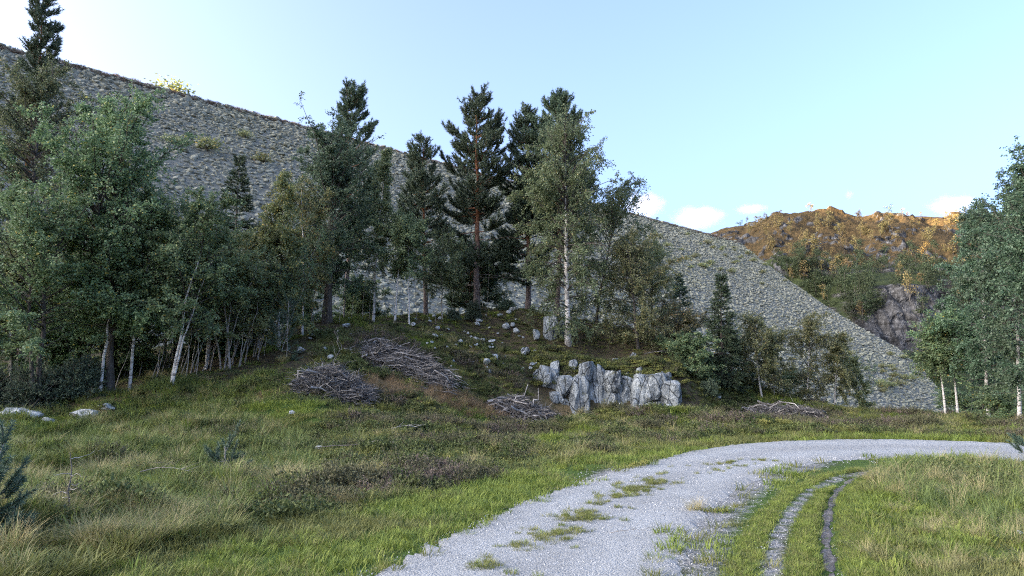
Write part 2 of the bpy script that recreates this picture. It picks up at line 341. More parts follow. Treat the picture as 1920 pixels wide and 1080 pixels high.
def line_world(pts, z=0.0): return np.array([ground_px(a, b, z)[:2] for a, b in pts])
RL = np.vstack([[[-8.5, -14], [-3.45, 0.0]], line_world([(680, 1080), (850, 1000), (1000, 930), (1150, 885), (1290, 846), (1400, 831), (1520, 825), (1650, 824), (1780, 827), (1920, 833), (2100, 846), (2400, 868)])])
RR = np.vstack([[[-5.2, -14], [-0.35, 0.0]], line_world([(1280, 1080), (1300, 1000), (1340, 950), (1395, 912), (1460, 884), (1530, 868), (1630, 860), (1760, 859), (1920, 865), (2100, 882), (2400, 925)])])
def resample(P, n):
    P = np.asarray(P, float); d = np.r_[0, np.cumsum(np.linalg.norm(np.diff(P, axis=0), axis=1))]
    t = np.linspace(0, d[-1], n); Q = np.stack([np.interp(t, d, P[:, i]) for i in range(P.shape[1])], 1)
    k = max(3, n // 40) | 1; pad = k // 2
    if n > 30:
        for _ in range(2):
            E = np.vstack([Q[:1].repeat(pad, 0), Q, Q[-1:].repeat(pad, 0)]); Q2 = np.stack([np.convolve(E[:, i], np.ones(k) / k, 'valid') for i in range(Q.shape[1])], 1)
            Q2[0], Q2[-1] = Q[0], Q[-1]; Q = Q2
    return Q
NR = 260
RLs, RRs = resample(RL, NR), resample(RR, NR)
def polydist(x, y, P):
    x = np.asarray(x, float).ravel(); y = np.asarray(y, float).ravel(); best = np.full(x.shape, 1e9); bt = np.zeros(x.shape)
    for i in range(len(P) - 1):
        a, b = P[i], P[i + 1]; ab = b - a; L2 = ab @ ab + 1e-9
        t = np.clip(((x - a[0]) * ab[0] + (y - a[1]) * ab[1]) / L2, 0, 1)
        d = np.hypot(x - a[0] - t * ab[0], y - a[1] - t * ab[1]); m = d < best
        best[m] = d[m]; bt[m] = (i + t)[m]
    return best, bt
_ELs, _ERs = resample(RLs, 80), resample(RRs, 80)
def _side(x, y, P):
    """distance to polyline P, positive on its left side"""
    d, t = polydist(x, y, P); i = np.clip(t.astype(int), 0, len(P) - 2); a = P[i]; v = P[i + 1] - a
    xs, ys = np.ravel(x), np.ravel(y); return np.where(v[:, 0] * (ys - a[:, 1]) - v[:, 1] * (xs - a[:, 0]) > 0, d, -d)
def road_sd(x, y):
    """signed distance to the road edge, negative on the road"""
    return np.maximum(_side(x, y, _ELs), -_side(x, y, _ERs)).reshape(np.shape(x))
RUT = np.vstack([line_world([(1575, 1130), (1560, 1080), (1549, 1010), (1552, 960), (1566, 922), (1590, 900), (1640, 878)])])
TRACK = line_world([(1440, 1130), (1447, 1080), (1460, 1010), (1485, 960), (1520, 920), (1580, 892), (1640, 880)])
MID = line_world([(900, 1110), (960, 1060), (1050, 1000), (1120, 955), (1180, 925), (1240, 902), (1320, 882), (1420, 866)])

def G0(x, y):
    x = np.asarray(x, float); y = np.asarray(y, float); xs, ys = x.ravel(), y.ravel(); z = np.full(xs.shape, _W[_n])
    for i in range(_n): z += _W[i] * _phi(np.hypot(xs - ctrl[i, 0], ys - ctrl[i, 1]))
    r = np.hypot(xs, ys - 20); f = sstep(60, 110, r)
    return (z * (1 - f) + (-7.0) * f).reshape(x.shape)
def ground_z(x, y):
    x = np.asarray(x, float); y = np.asarray(y, float)
    z = G0(x, y)
    sd = road_sd(x, y); near = np.hypot(x, y - 20) < 75
    hum = (fbm(x * 0.55, y * 0.55, 3, 3) - 0.5) * 0.75 + (fbm(x * 1.7, y * 1.7, 9, 2) - 0.5) * 0.34
    right = sstep(2, 6, x) * (1 - sstep(17, 21, y))
    amp = sstep(0.6, 4.5, sd) * (1 - 0.75 * right)
    z = z * (0.12 + 0.88 * sstep(-0.3, 3.0, sd)) + hum * amp * np.where(near, 1, 1)
    dr, _ = polydist(x, y, RUT); z = z - 0.05 * np.exp(-(dr.reshape(z.shape) / 0.13) ** 2)
    return z
def gz(x, y): return float(ground_z(np.array([x]), np.array([y]))[0])

def spaced(n, half, near):
    t = np.linspace(-1, 1, n); k = 1.0
    for _ in range(60): k = math.asinh(half / near * math.sinh(k * 2 / n)) if False else k
    # symmetric sinh spacing with step 'near' at the middle
    lo, hi = 0.1, 14
    for _ in range(60):
        k = (lo + hi) / 2; st = half * math.sinh(k * 2 / (n - 1)) / math.sinh(k)
        if st > near: lo = k
        else: hi = k
    return half * np.sinh(k * t) / math.sinh(k)
gx = spaced(331, 1500, 0.16); gy = spaced(521, 1500, 0.13) + 12
X, Y = np.meshgrid(gx, gy)
Z = ground_z(X, Y)
def zones(x, y):
    """R green, G straw, B soil, A gravel for a ground point"""
    px, py, _ = project(np.stack([x, y, np.zeros_like(x)], -1))
    sd = road_sd(x, y); n = fbm(x * 0.5, y * 0.5, 31, 4)
    right = sstep(1.5, 3.5, x) * (1 - sstep(16, 20, y))
    green = np.maximum(np.exp(-(np.maximum(sd, 0) / (1.7 + 1.1 * (1 - sstep(6, 12, y)))) ** 2) * 0.8, right * (1 - sstep(5.0, 8.5, x)) * 0.9)
    green = np.maximum(green, sstep(0.56, 0.72, n) * 0.6)
    straw = sstep(0.5, 0.66, fbm(x * 0.35, y * 0.35, 77, 3)) * sstep(1.2, 3, sd) * 0.5
    straw = np.maximum(straw, sstep(5, 9, x) * (1 - sstep(13, 17, y)) * 0.45)
    kz = G0(x, y); knoll = sstep(1.9, 3.6, kz) * sstep(25, 31, y)
    # tan dry grass below the long brush pile and at the foot of the rock face
    A = at(690, 725, 28)[:2]; B = at(960, 790, 30.5)[:2]; C = at(1230, 800, 31.5)[:2]
    dd, _ = polydist(x, y, np.array([A, B, C])); tan = np.exp(-(dd.reshape(x.shape) / 1.1) ** 2)
    straw = np.maximum(straw, tan)
    soil = np.maximum(knoll * (0.45 + 0.5 * sstep(0.4, 0.6, fbm(x * 0.6, y * 0.6, 5, 3))), sstep(44, 52, y))
    forest = (sstep(26, 29, y) * (1 - sstep(-8.5, -6, x - 0.0 * y))) * 0.9
    soil = np.maximum(soil, forest) * (1 - tan)
    soil = soil * (1 - 0.7 * np.exp(-(np.hypot((x + 6) / 1.5, y - 32) / 3.5) ** 2))
    near_o = np.exp(-(np.maximum(0, np.abs(x - at(1140, 700, 35.5)[0]) - 3.4) / 1.2) ** 2) * sstep(34.0, 34.6, y) * (1 - sstep(41, 44, y))
    soil = np.maximum(soil, near_o * .8); green = green * (1 - near_o)
    dt, _ = polydist(x, y, TRACK); dt = dt.reshape(x.shape)
    grav = np.exp(-(dt / 0.14) ** 2) * 0.6
    betw = np.exp(-(np.maximum(sd, 0) / 0.55) ** 2) * sstep(0.5, 2.0, x) * (1 - sstep(15, 17, y)) * (sd > -0.5)
    grav = np.maximum(grav, betw * 0.6)
    green = green * (1 - grav); 
    return green, straw, soil, grav
zg = np.stack(zones(X, Y), -1).reshape(-1, 4)
nx, ny = len(gx), len(gy)
I = np.arange(nx * ny).reshape(ny, nx)
Q = np.stack([I[:-1, :-1], I[:-1, 1:], I[1:, 1:], I[1:, :-1]], -1).reshape(-1, 4)
gm = mesh('ground', np.stack([X, Y, Z], -1), Q, M['ground'], True); add_col(gm, 'zone', zg)
tag(link('ground', gm), 'rough grassy ground with heath, moss and bare soil around the gravel road', None, None, 'structure')

# ---- road: a sheet with ragged edges
def strip(name, A, B, nc, m, lift, rag=0.06, seed=0):
    n = len(A); V = []
    rng = np.random.default_rng(seed); idx = np.arange(n)
    ea = (fbm(idx * 0.35, idx * 0 + 1.5, seed, 4) - 0.5) * rag * 4; eb = (fbm(idx * 0.35, idx * 0 + 9.5, seed + 3, 4) - 0.5) * rag * 4
    d = unit(B - A); A2 = A + d * ea[:, None]; B2 = B + d * eb[:, None]
    t = np.linspace(0, 1, nc)[None, :, None]; P = A2[:, None] * (1 - t) + B2[:, None] * t
    dist = np.hypot(P[..., 0], P[..., 1]); edge = np.minimum(t[..., 0], 1 - t[..., 0]) * np.ones_like(dist)
    z = ground_z(P[..., 0], P[..., 1]) + lift + 0.0011 * dist - 0.03 * np.exp(-edge * 60) 
    V = np.concatenate([P, z[..., None]], -1).reshape(-1, 3)
    I = np.arange(n * nc).reshape(n, nc); Q = np.stack([I[:-1, :-1], I[:-1, 1:], I[1:, 1:], I[1:, :-1]], -1).reshape(-1, 4)
    me = mesh(name, V, Q, m, True); tt_ = np.broadcast_to(t[..., 0], (n, nc)); wt = np.exp(-((tt_ - .25) / .13) ** 2) + np.exp(-((tt_ - .72) / .14) ** 2); add_col(me, 'track', np.repeat(wt.reshape(-1, 1), 4, 1))
    return link(name, me)
fine = 900
road = strip('gravel_road', resample(RLs, fine), resample(RRs, fine), 22, M['gravel'], 0.012, 0.13, 4)
tag(road, 'pale grey gravel road curving from the foreground to the right', None, None, 'structure')
def offset(P, wd):
    T = unit(np.gradient(P, axis=0)); Nn = np.stack([-T[:, 1], T[:, 0]], 1); return P + Nn * wd, P - Nn * wd
rs = resample(RUT, 160); a, b = offset(rs, 0.062 + 0.02 * np.sin(np.arange(160) * .31)[:, None])
tag(strip('wheel_rut', a, b, 6, M['brown_gravel'], 0.008, 0.02, 12), 'narrow stony wheel rut running through the green grass', None, None, 'structure')

# ------------------------------------------------------------------ dam
P0 = np.array([0.0, 175.0]); DD = np.array([0.7133, 0.7009]); DD /= np.linalg.norm(DD); DN = np.array([DD[1], -DD[0]])
H_DAM = 50.4; SL = 1.5
def dam_xyz(s, q, z=None):
    p = P0 + np.multiply.outer(np.asarray(s, float), DD) + np.multiply.outer(np.asarray(q, float), DN)
    zz = H_DAM - np.maximum(q, 0) / SL if z is None else z
    return np.concatenate([p, np.broadcast_to(np.asarray(zz, float)[..., None], p.shape[:-1] + (1,))], -1)
def dam_sq(px, py):
    """(s,q) of the dam face point under a pixel"""
    c, s_ = math.cos(PITCH), math.sin(PITCH); a = (px - 960) / F; b = (540 - py) / F
    d = np.array([a, c - b * s_, s_ + b * c]); o = np.array([0, 0, CAM_H])
    # z = H - DN.(p-P0)/SL
    k0 = o[2] - H_DAM + DN @ (o[:2] - P0) / SL; k1 = d[2] + DN @ d[:2] / SL
    p = o + d * (-k0 / k1); return DD @ (p[:2] - P0), DN @ (p[:2] - P0)
edge = np.array([dam_sq(*e) for e in [(1392, 459), (1440, 496), (1500, 540), (1560, 580), (1620, 617), (1680, 650), (1730, 690), (1755, 722), (1790, 760)]])
edge = edge[np.argsort(edge[:, 1])]
def smax(q): return np.interp(q, edge[:, 1], edge[:, 0])
qs = np.r_[-110, -9, -0.5, np.linspace(0, 100, 41)]; tt = np.linspace(0, 1, 90)
q2 = np.repeat(qs[:, None], 90, 1); sm = smax(np.maximum(q2, 0)) + np.where(q2 < 0, 2, 0); s2 = -330 + (sm + 330) * tt[None]
zd = np.where(q2 <= -9, H_DAM - (-9 - q2) * 0.62, np.where(q2 < 0, H_DAM + 0.15, H_DAM - q2 / SL)) - np.where(q2 > 0.1, 0.10, 0)
VD = dam_xyz(s2, q2, zd); I = np.arange(VD.shape[0] * 90).reshape(-1, 90)
Q = np.stack([I[:-1, :-1], I[1:, :-1], I[1:, 1:], I[:-1, 1:]], -1).reshape(-1, 4)
dam = empty('rockfill_dam', (0, 175, 0)); tag(dam, 'long grey rockfill dam slope falling from left crest to right valley', 'dam')
def child(o, parent):
    o.parent = parent; o.matrix_parent_inverse = parent.matrix_world.inverted(); return o
bpy.context.view_layer.update()
def off(V, parent_loc): return np.asarray(V) - np.asarray(parent_loc)
link('embankment', mesh('embankment', off(VD, (0, 175, 0)), Q, M['dam_fill'], True), dam)

def ico(sub=1):
    import bmesh
    bm = bmesh.new(); bmesh.ops.create_icosphere(bm, subdivisions=sub, radius=1.0)
    V = np.array([v.co[:] for v in bm.verts]); Fc = np.array([[v.index for v in f.verts] for f in bm.faces]); bm.free(); return V, Fc
ICO = {s: ico(s) for s in (1, 2, 3)}
def rock_mesh(name, seed, m, sub=2, box=0.55, rough=0.22, scale=(1, 1, 1), smooth=False):
    r = np.random.default_rng(seed); V, Fc = ICO[sub]; V = V.copy()
    mx = np.abs(V).max(1, keepdims=True); V = V * (1 - box) + V / mx * box * 0.85
    for _ in range(7):                       # chop flat facets
        n = unit(r.normal(size=3)); d = r.uniform(0.5, 0.85); h = V @ n
        V = V - np.outer(np.maximum(h - d, 0), n)
    V += (np.stack([vn(V[:, 0] * 2.3 + seed, V[:, 1] * 2.3 + V[:, 2] * 1.7, k) for k in (1, 2, 3)], 1) - 0.5) * rough
    return mesh(name, V * np.array(scale), Fc, m, smooth)

def scatter(name, P, R, Sc, idx, protos, parent=None):
    """real instanced geometry of a mass: points + a node group that puts one of the shapes on each point"""
    col = bpy.data.collections.new(name + '_shapes')
    for i, me in enumerate(protos):
        o = bpy.data.objects.new('%s_shape.%03d' % (name, i), me); col.objects.link(o)
    me = bpy.data.meshes.new(name); n = len(P); me.vertices.add(n); me.vertices.foreach_set('co', np.ascontiguousarray(P, dtype=np.float32).ravel())
    for nm, arr in (('rot', R), ('scl', Sc)):
        a = me.attributes.new(nm, 'FLOAT_VECTOR', 'POINT'); a.data.foreach_set('vector', np.ascontiguousarray(arr, dtype=np.float32).ravel())
    a = me.attributes.new('idx', 'INT', 'POINT'); a.data.foreach_set('value', np.ascontiguousarray(idx, dtype=np.int32))
    o = link(name, me, parent); o['kind'] = 'stuff'
    ng = bpy.data.node_groups.new(name, 'GeometryNodeTree')
    ng.interface.new_socket('Geometry', in_out='INPUT', socket_type='NodeSocketGeometry'); ng.interface.new_socket('Geometry', in_out='OUTPUT', socket_type='NodeSocketGeometry')
    gi = ng.nodes.new('NodeGroupInput'); go = ng.nodes.new('NodeGroupOutput'); ip = ng.nodes.new('GeometryNodeInstanceOnPoints')
    ci = ng.nodes.new('GeometryNodeCollectionInfo'); ci.inputs['Collection'].default_value = col; ci.inputs['Separate Children'].default_value = True; ci.inputs['Reset Children'].default_value = True
    def na(nm, t):
        x = ng.nodes.new('GeometryNodeInputNamedAttribute'); x.data_type = t; x.inputs['Name'].default_value = nm; return x.outputs['Attribute']
    e2r = ng.nodes.new('FunctionNodeEulerToRotation')
    L = ng.links.new
    L(gi.outputs[0], ip.inputs['Points']); L(ci.outputs[0], ip.inputs['Instance']); ip.inputs['Pick Instance'].default_value = True
    L(na('idx', 'INT'), ip.inputs['Instance Index']); L(na('rot', 'FLOAT_VECTOR'), e2r.inputs[0]); L(e2r.outputs[0], ip.inputs['Rotation']); L(na('scl', 'FLOAT_VECTOR'), ip.inputs['Scale'])
    L(ip.outputs[0], go.inputs[0])
    md = o.modifiers.new('scatter', 'NODES'); md.node_group = ng
    return o

rng = np.random.default_rng(11)
boulder_m = [rock_mesh('boulder', 100 + i, M['dam_rock'], 2, 0.6, 0.3) for i in range(9)]
cell = .68
sA = np.arange(-150, 150, cell); qA = np.arange(0.3, 96, cell * 0.80)
sG, qG = np.meshgrid(sA, qA); sG = (sG + rng.uniform(-.45, .45, sG.shape) + (np.arange(len(qA)) % 2)[:, None] * 0.5).ravel(); qG = (qG + rng.uniform(-.38, .38, qG.shape)).ravel()
ok = sG < smax(qG) - 0.3; sG, qG = sG[ok], qG[ok]
size = rng.uniform(0.26, 0.47, len(sG)) * (1 + 0.9 * np.exp(-qG / 9) * rng.uniform(0.3, 1, len(sG))) * (1 + 0.5 * (rng.random(len(sG)) < 0.06))
# clear some overlap: big stones swallow a share of their neighbours
PD = dam_xyz(sG, qG); PD[:, 2] += -0.25 + rng.normal(0, 0.08, len(sG)) + 0.15 * size
px, py, dep = project(PD); ok = (px > -300) & (px < 1990) & (dep > 10); PD, size, px, py, dep, qG = PD[ok], size[ok], px[ok], py[ok], dep[ok], qG[ok]
scl = size[:, None] * np.stack([rng.uniform(.8, 1.35, len(size)), rng.uniform(.75, 1.15, len(size)), rng.uniform(.42, .68, len(size))], 1)
rot = np.stack([rng.normal(0, .2, len(size)), rng.normal(0, .2, len(size)), rng.uniform(0, 6.28, len(size))], 1)
# tilt the stones with the face
ang = math.atan(1 / SL); tiltv = np.array([DN[0], DN[1]]); rot[:, 0] += -tiltv[1] * 0 + ang * 0.6
idx = rng.integers(0, 9, len(size))
vis = ((px > 215) & (px < 560) & (py < 345) & (py > 100)) | ((px > 660) & (px < 840) & (py < 380))
score = np.where(vis, size / dep, 0); pick = np.argsort(-score)[:300]
for i in pick:
    o = link('boulder', boulder_m[idx[i]], dam); o.location = PD[i] - np.array([0, 175, 0]); o.rotation_euler = rot[i]; o.scale = scl[i]
rest = np.ones(len(size), bool); rest[pick] = False
scatter('smaller_boulders', PD[rest] - np.array([0, 175, 0]), rot[rest], scl[rest], idx[rest], boulder_m, dam)

# ------------------------------------------------------------------ hill beyond the dam
hc = [1180, 1290, 1345, 1400, 1450, 1500, 1560, 1620, 1680, 1740, 1800, 1860, 1930, 2050, 2250, 2600]
#        skyline y        (depth of skyline)
sky_y = [470, 455, 430, 421, 406, 400, 396, 402, 404, 402, 405, 410, 413, 405, 395, 400]
rows = []
for i, px_ in enumerate(hc):
    k = sstep(1480, 1640, px_)
    cl = sstep(1560, 1650, px_) * (1 - sstep(1790, 1900, px_))      # where the cliff stands
    foot = (690 - 30 * (1 - k), 250)
    ct = (560 - 25 * cl, 292 - 16 * cl + 10 * (1 - cl))
    p = [at(px_, 760, 222), at(px_, foot[0], foot[1]), at(px_, 612 - 0 * cl, 268 - 6 * cl), at(px_, ct[0], ct[1]), at(px_, 505, 318), at(px_, 478, 350), at(px_, max(446, sky_y[i] + 22), 385),
         at(px_, sky_y[i], 428)]
    top = p[-1]; p.append(top + np.array([8, 40, 1.5])); p.append(top + np.array([20, 120, -2])); p.append(top + np.array([40, 330, -45])); p.append(top + np.array([60, 600, -115]))
    rows.append(np.array(p))
C = np.array(rows)                                                   # columns x rows x 3
def interp_grid(C, nu, nv):
    u = np.linspace(0, C.shape[0] - 1, nu); iu = np.clip(u.astype(int), 0, C.shape[0] - 2); fu = u - iu
    A = C[iu] * (1 - fu)[:, None, None] + C[iu + 1] * fu[:, None, None]
    # more rows where the slope is seen
    vv = np.concatenate([np.linspace(0, 8, nv), np.linspace(8, C.shape[1] - 1, 12)[1:]]); iv = np.clip(vv.astype(int), 0, C.shape[1] - 2); fv = vv - iv
    return A[:, iv] * (1 - fv)[None, :, None] + A[:, iv + 1] * fv[None, :, None], u, vv
HG, hu, hv = interp_grid(C, 340, 170)
for _ in range(3):                                                    # soften the folds of the control net
    T = HG.copy(); T[1:-1, 1:-1] = 0.5 * HG[1:-1, 1:-1] + 0.125 * (HG[2:, 1:-1] + HG[:-2, 1:-1] + HG[1:-1, 2:] + HG[1:-1, :-2]); HG = T
hpx, hpy, _ = project(HG)
cliff = sstep(1.2, 1.6, hv)[None] * (1 - sstep(2.95, 3.15, hv))[None] * np.ones_like(hpx)
cliff = cliff * sstep(1560, 1640, hpx + 60 * (fbm(HG[..., 2] * .1, HG[..., 0] * .03, 8) - .5))
x_, y_, z_ = HG[..., 0], HG[..., 1], HG[..., 2]
up = sstep(3.2, 4.2, hv)[None]
bumps = (fbm(x_ / 22, y_ / 22, 40, 5) - 0.5) * 13 * up * (1 - 0.5 * sstep(6.5, 7.5, hv)[None]) + (fbm(x_ / 6, y_ / 6, 50, 4) - .5) * 2.0 * up
# rocky knobs: stepped noise makes small faces on the slope
kn = fbm(x_ / 12 + 3, y_ / 11, 61, 4); knob = sstep(0.55, 0.64, kn) * 2.0 * up * (1 - sstep(7.4, 8, hv))[None]
HG[..., 2] += bumps + knob
fl = (fbm(x_ / 3.0, z_ / 26, 70, 5) - 0.5) * 6 + (fbm(x_ / 9.0, z_ / 40, 73, 3) - 0.5) * 12 + (np.floor(z_ / 5 + fbm(x_ / 6, z_ * 0, 3) * 2) % 2) * 0.9
HG[..., 1] += cliff * fl
midr = (1 - up) * (1 - cliff) * sstep(1.0, 1.5, hv)[None]
HG[..., 1] += midr * ((fbm(x_ / 12, z_ / 12, 81, 4) - .5) * 16)
steep = np.abs(np.gradient(HG[..., 2], axis=1)) / (np.abs(np.gradient(HG[..., 1], axis=1)) + 0.05)
rockm = np.maximum(cliff, sstep(0.555, 0.585, kn) * (1 - sstep(0.63, 0.66, kn)) * up * 0.8)
band = np.exp(-((hv[None] - 4.15) / 0.42) ** 2) * sstep(1490, 1540, hpx) * sstep(0.40, 0.5, fbm(x_ / 14, y_ / 30 + z_ / 40, 95, 3))
rockm = np.maximum(rockm, band)
rockm = np.maximum(rockm, midr * sstep(0.56, 0.62, fbm(x_ / 9, z_ / 12, 98, 3)) * 0.6)
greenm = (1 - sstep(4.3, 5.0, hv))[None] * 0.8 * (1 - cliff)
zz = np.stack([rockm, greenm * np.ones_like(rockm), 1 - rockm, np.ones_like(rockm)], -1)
I = np.arange(HG.shape[0] * HG.shape[1]).reshape(HG.shape[:2])
Q = np.stack([I[:-1, :-1], I[1:, :-1], I[1:, 1:], I[:-1, 1:]], -1).reshape(-1, 4)
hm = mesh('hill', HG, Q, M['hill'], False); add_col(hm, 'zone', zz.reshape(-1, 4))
tag(link('hill', hm), 'rocky heather hill with a dark cliff beyond the dam', None, None, 'structure')

# unseen ridge added left of the frame, shaped to shade the far hill's lower slope
mx, my = np.meshgrid(np.linspace(-1000, -380, 60), np.linspace(-80, 1000, 120))
ridge = 60 + 202 * sstep(10, 75, my) + 6 * sstep(220, 260, my) + (fbm(my / 40, my * 0, 5, 4) - .5) * 14
mz = -10 + (ridge + 10) * np.exp(-((mx + 560) / 150) ** 2) + (fbm(mx / 50, my / 50, 6, 4) - .5) * 4
I = np.arange(mx.size).reshape(mx.shape); Q = np.stack([I[:-1, :-1], I[:-1, 1:], I[1:, 1:], I[1:, :-1]], -1).reshape(-1, 4)
mm = mesh('shade_ridge', np.stack([mx, my, mz], -1), Q, M['hill'], True); add_col(mm, 'zone', np.tile([0.2, 0.4, 0.6, 1], (mx.size, 1)))
tag(link('shade_ridge', mm), 'unseen dark ridge added left of the frame to shade the far hill', None, None, 'structure')

# unseen hill added left of frame to keep the sun off the foreground
ax_, ay_ = np.meshgrid(np.linspace(-420, -95, 60), np.linspace(-160, 130, 60))
az_ = -8 + 118 * np.exp(-(np.maximum(0, np.hypot((ax_ + 260) / 1.0, (ay_ + 10) / 1.15) - 35) / 62) ** 2) + (fbm(ax_ / 30, ay_ / 30, 16, 4) - .5) * 9
I = np.arange(ax_.size).reshape(ax_.shape); Q = np.stack([I[:-1, :-1], I[:-1, 1:], I[1:, 1:], I[1:, :-1]], -1).reshape(-1, 4)
mm = mesh('shade_hill', np.stack([ax_, ay_, az_], -1), Q, M['hill'], True); add_col(mm, 'zone', np.tile([0.2, 0.5, 0.6, 1], (ax_.size, 1)))
tag(link('shade_hill', mm), 'unseen dark hill added at the left end of the dam to shade the foreground', None, None, 'structure')

# ------------------------------------------------------------------ plant builders
def tubes(P, rad, sides):
    """P (n,k,3) polylines, rad (n,k) -> verts, quads"""
    n, k, _ = P.shape
    T = unit(np.gradient(P, axis=1)); ref = np.where(np.abs(T[..., 2:3]) > 0.9, np.array([1., 0, 0]), np.array([0., 0, 1.]))
    ref = np.broadcast_to(ref[:, :1], T.shape) * 1.0
    A = unit(np.cross(T, ref)); B = np.cross(T, A)
    th = np.arange(sides) / sides * 2 * math.pi
    V = P[:, :, None] + rad[:, :, None, None] * (np.cos(th)[:, None] * A[:, :, None] + np.sin(th)[:, None] * B[:, :, None])
    I = np.arange(n * k * sides).reshape(n, k, sides); J = np.roll(I, -1, 2)
    Q = np.stack([I[:, :-1], J[:, :-1], J[:, 1:], I[:, 1:]], -1).reshape(-1, 4)
    return V.reshape(-1, 3), Q
def join(parts):
    Vs, Fs, o = [], [], 0
    for V, Fc in parts: Vs.append(V); Fs.append(Fc + o); o += len(V)
    return np.vstack(Vs), np.vstack(Fs)

def leaf_quads(r, P, axis, size, aspect=0.62, upb=0.5, outw=None):
    n = len(P); nrm = r.normal(size=(n, 3)); nrm[:, 2] += upb
    if outw is not None: nrm += outw * 0.5
    nrm = unit(nrm); ax = unit(axis - nrm * (axis * nrm).sum(1, keepdims=True)); sd_ = np.cross(nrm, ax)
    s = (size * r.uniform(.65, 1.3, n))[:, None]
    b = P; tip = P + ax * s; mid = P + ax * s * .45 - nrm * s * 0.06
    V = np.stack([b, mid + sd_ * s * aspect / 2, tip, mid - sd_ * s * aspect / 2], 1).reshape(-1, 3)
    return V, np.arange(n * 4).reshape(n, 4)

PROF = {
    'oval': lambda t: np.clip(1 - np.abs((t - .36) / .68) ** 2.1, 0, 1) ** .6,
    'cone': lambda t: np.clip((1 - t) ** .75 * np.minimum(1, (t + .12) / .25), 0, 1),
    'column': lambda t: np.clip(1 - np.abs((t - .45) / .58) ** 3.0, 0, 1) ** .7,
    'dome': lambda t: np.clip(1 - t ** 2.2, 0, 1) ** .6,
}
def broadleaf(seed, H, R, cb, nbr=60, nleaf=12000, ls=.085, tr=.09, lean=(0, 0), droop=.3, wob=.04, prof='oval', stems=1, spread=0.5, crook=1.0, open_=0.0):
    r = np.random.default_rng(seed); K = 12
    wood, small, twP, twD, twL, twW = [], [], [], [], [], []
    for si in range(stems):
        hh = H * (1 if si == 0 else r.uniform(.7, .95)); base = np.zeros(3) if si == 0 else np.append(r.normal(0, .25, 2), 0)
        t = np.linspace(0, 1, K); path = np.zeros((K, 3))
        az = r.uniform(0, 6.28); off_ = np.array([math.cos(az), math.sin(az)]) * (0 if si == 0 else spread * r.uniform(.6, 1.2))
        w1 = np.cumsum(r.normal(0, wob * crook, (K, 2)), 0) * hh / 6; w1 -= w1[0]
        path[:, :2] = base[:2] + np.outer(t ** 1.3, np.array(lean) + off_) + w1 * (t ** .6)[:, None]
        path[:, 2] = t * hh - 0.15 * (1 - t)
        rad = tr * (1 - t * .93) ** .85 * (1 if si == 0 else .8); rad[0] *= 1.35; rad = np.maximum(rad, .008)
        wood.append(tubes(path[None], rad[None], 8))
        nb = int(nbr / stems) if stems > 1 else nbr
        tb = np.sort(r.uniform(0, 1, nb) ** .9); zc = cb * H + tb * (hh - cb * H) * .97
        u = np.clip(zc / hh, 0, 1); st = np.stack([np.interp(u, t, path[:, i]) for i in range(3)], 1)
        azb = np.arange(nb) * 2.4 + r.normal(0, .5, nb)
        el = np.radians(18 + 52 * tb + r.normal(0, 9, nb)); L = R * PROF[prof](tb) * r.uniform(.55, 1.18, nb) / np.maximum(np.cos(el), .5); L = np.clip(L, .25, None)
        d = np.stack([np.cos(azb) * np.cos(el), np.sin(azb) * np.cos(el), np.sin(el)], 1)
        uu = np.linspace(0, 1, 6)
        bp = st[:, None] + d[:, None] * (L[:, None] * uu)[:, :, None]
        bp[:, :, 2] -= droop * (L[:, None] * uu[None] ** 2) * (1 - .5 * tb)[:, None]
        bp += np.cumsum(r.normal(0, .035, bp.shape), 1) * L[:, None, None] * uu[None, :, None]
        br = np.maximum((tr * .30) * np.minimum(1, L / R)[:, None] * (1 - uu * .85)[None], .004)
        small.append(tubes(bp, br, 5))
        ntw = np.maximum(3, (L * 6.5).astype(int)); bi = np.repeat(np.arange(nb), ntw); n = len(bi)
        ut = r.uniform(.22, 1, n) ** .85; f = ut * 5; i0 = np.clip(f.astype(int), 0, 4); fr = (f - i0)[:, None]
        p0 = bp[bi, i0] * (1 - fr) + bp[bi, i0 + 1] * fr
        td = unit(r.normal(size=(n, 3)) * .75 + d[bi] * .55 + np.array([0, 0, .1 - droop * 1.3])); tl = r.uniform(.18, .55, n) * (0.6 + 0.4 * np.minimum(1, L[bi] / 1.2)) * (1 + droop)
        keep = r.random(n) > open_
        bw = r.uniform(.15, 1, nb) ** 1.2; twP.append(p0[keep]); twD.append(td[keep]); twL.append(tl[keep]); twW.append(bw[bi][keep])
    p0 = np.vstack(twP); td = np.vstack(twD); tl = np.concatenate(twL); tw_ = tl * np.concatenate(twW) * r.uniform(.2, 1, len(tl))
    uu = np.linspace(0, 1, 3); tp = p0[:, None] + td[:, None] * (tl[:, None] * uu)[:, :, None]; tp[:, :, 2] -= droop * .9 * (tl[:, None] * uu[None] ** 2)
    small.append(tubes(tp, np.tile(np.array([.006, .004, .0025]), (len(tp), 1)), 3))
    ti = r.choice(len(tp), nleaf, p=tw_ / tw_.sum()); f = r.uniform(0.1, 1.0, nleaf) * 2; i0 = np.clip(f.astype(int), 0, 1); fr = (f - i0)[:, None]
    lp = tp[ti, i0] * (1 - fr) + tp[ti, i0 + 1] * fr + r.normal(0, .055, (nleaf, 3))
    lax = unit(r.normal(size=(nleaf, 3)) + td[ti] * .5 + np.array([0, 0, -.5 - droop])); ow = lp.copy(); ow[:, 2] = 0; ow = unit(ow)
    lq = leaf_quads(r, lp, lax, ls, .68, .55, ow); wq, sq = join(wood), join(small)
    k = H / np.percentile(lq[0][:, 2], 99.8)                     # bring the crown to the asked height
    for a_ in (lq[0], wq[0], sq[0]): a_[:, 2] *= np.where(a_[:, 2] > 0, k, 1)
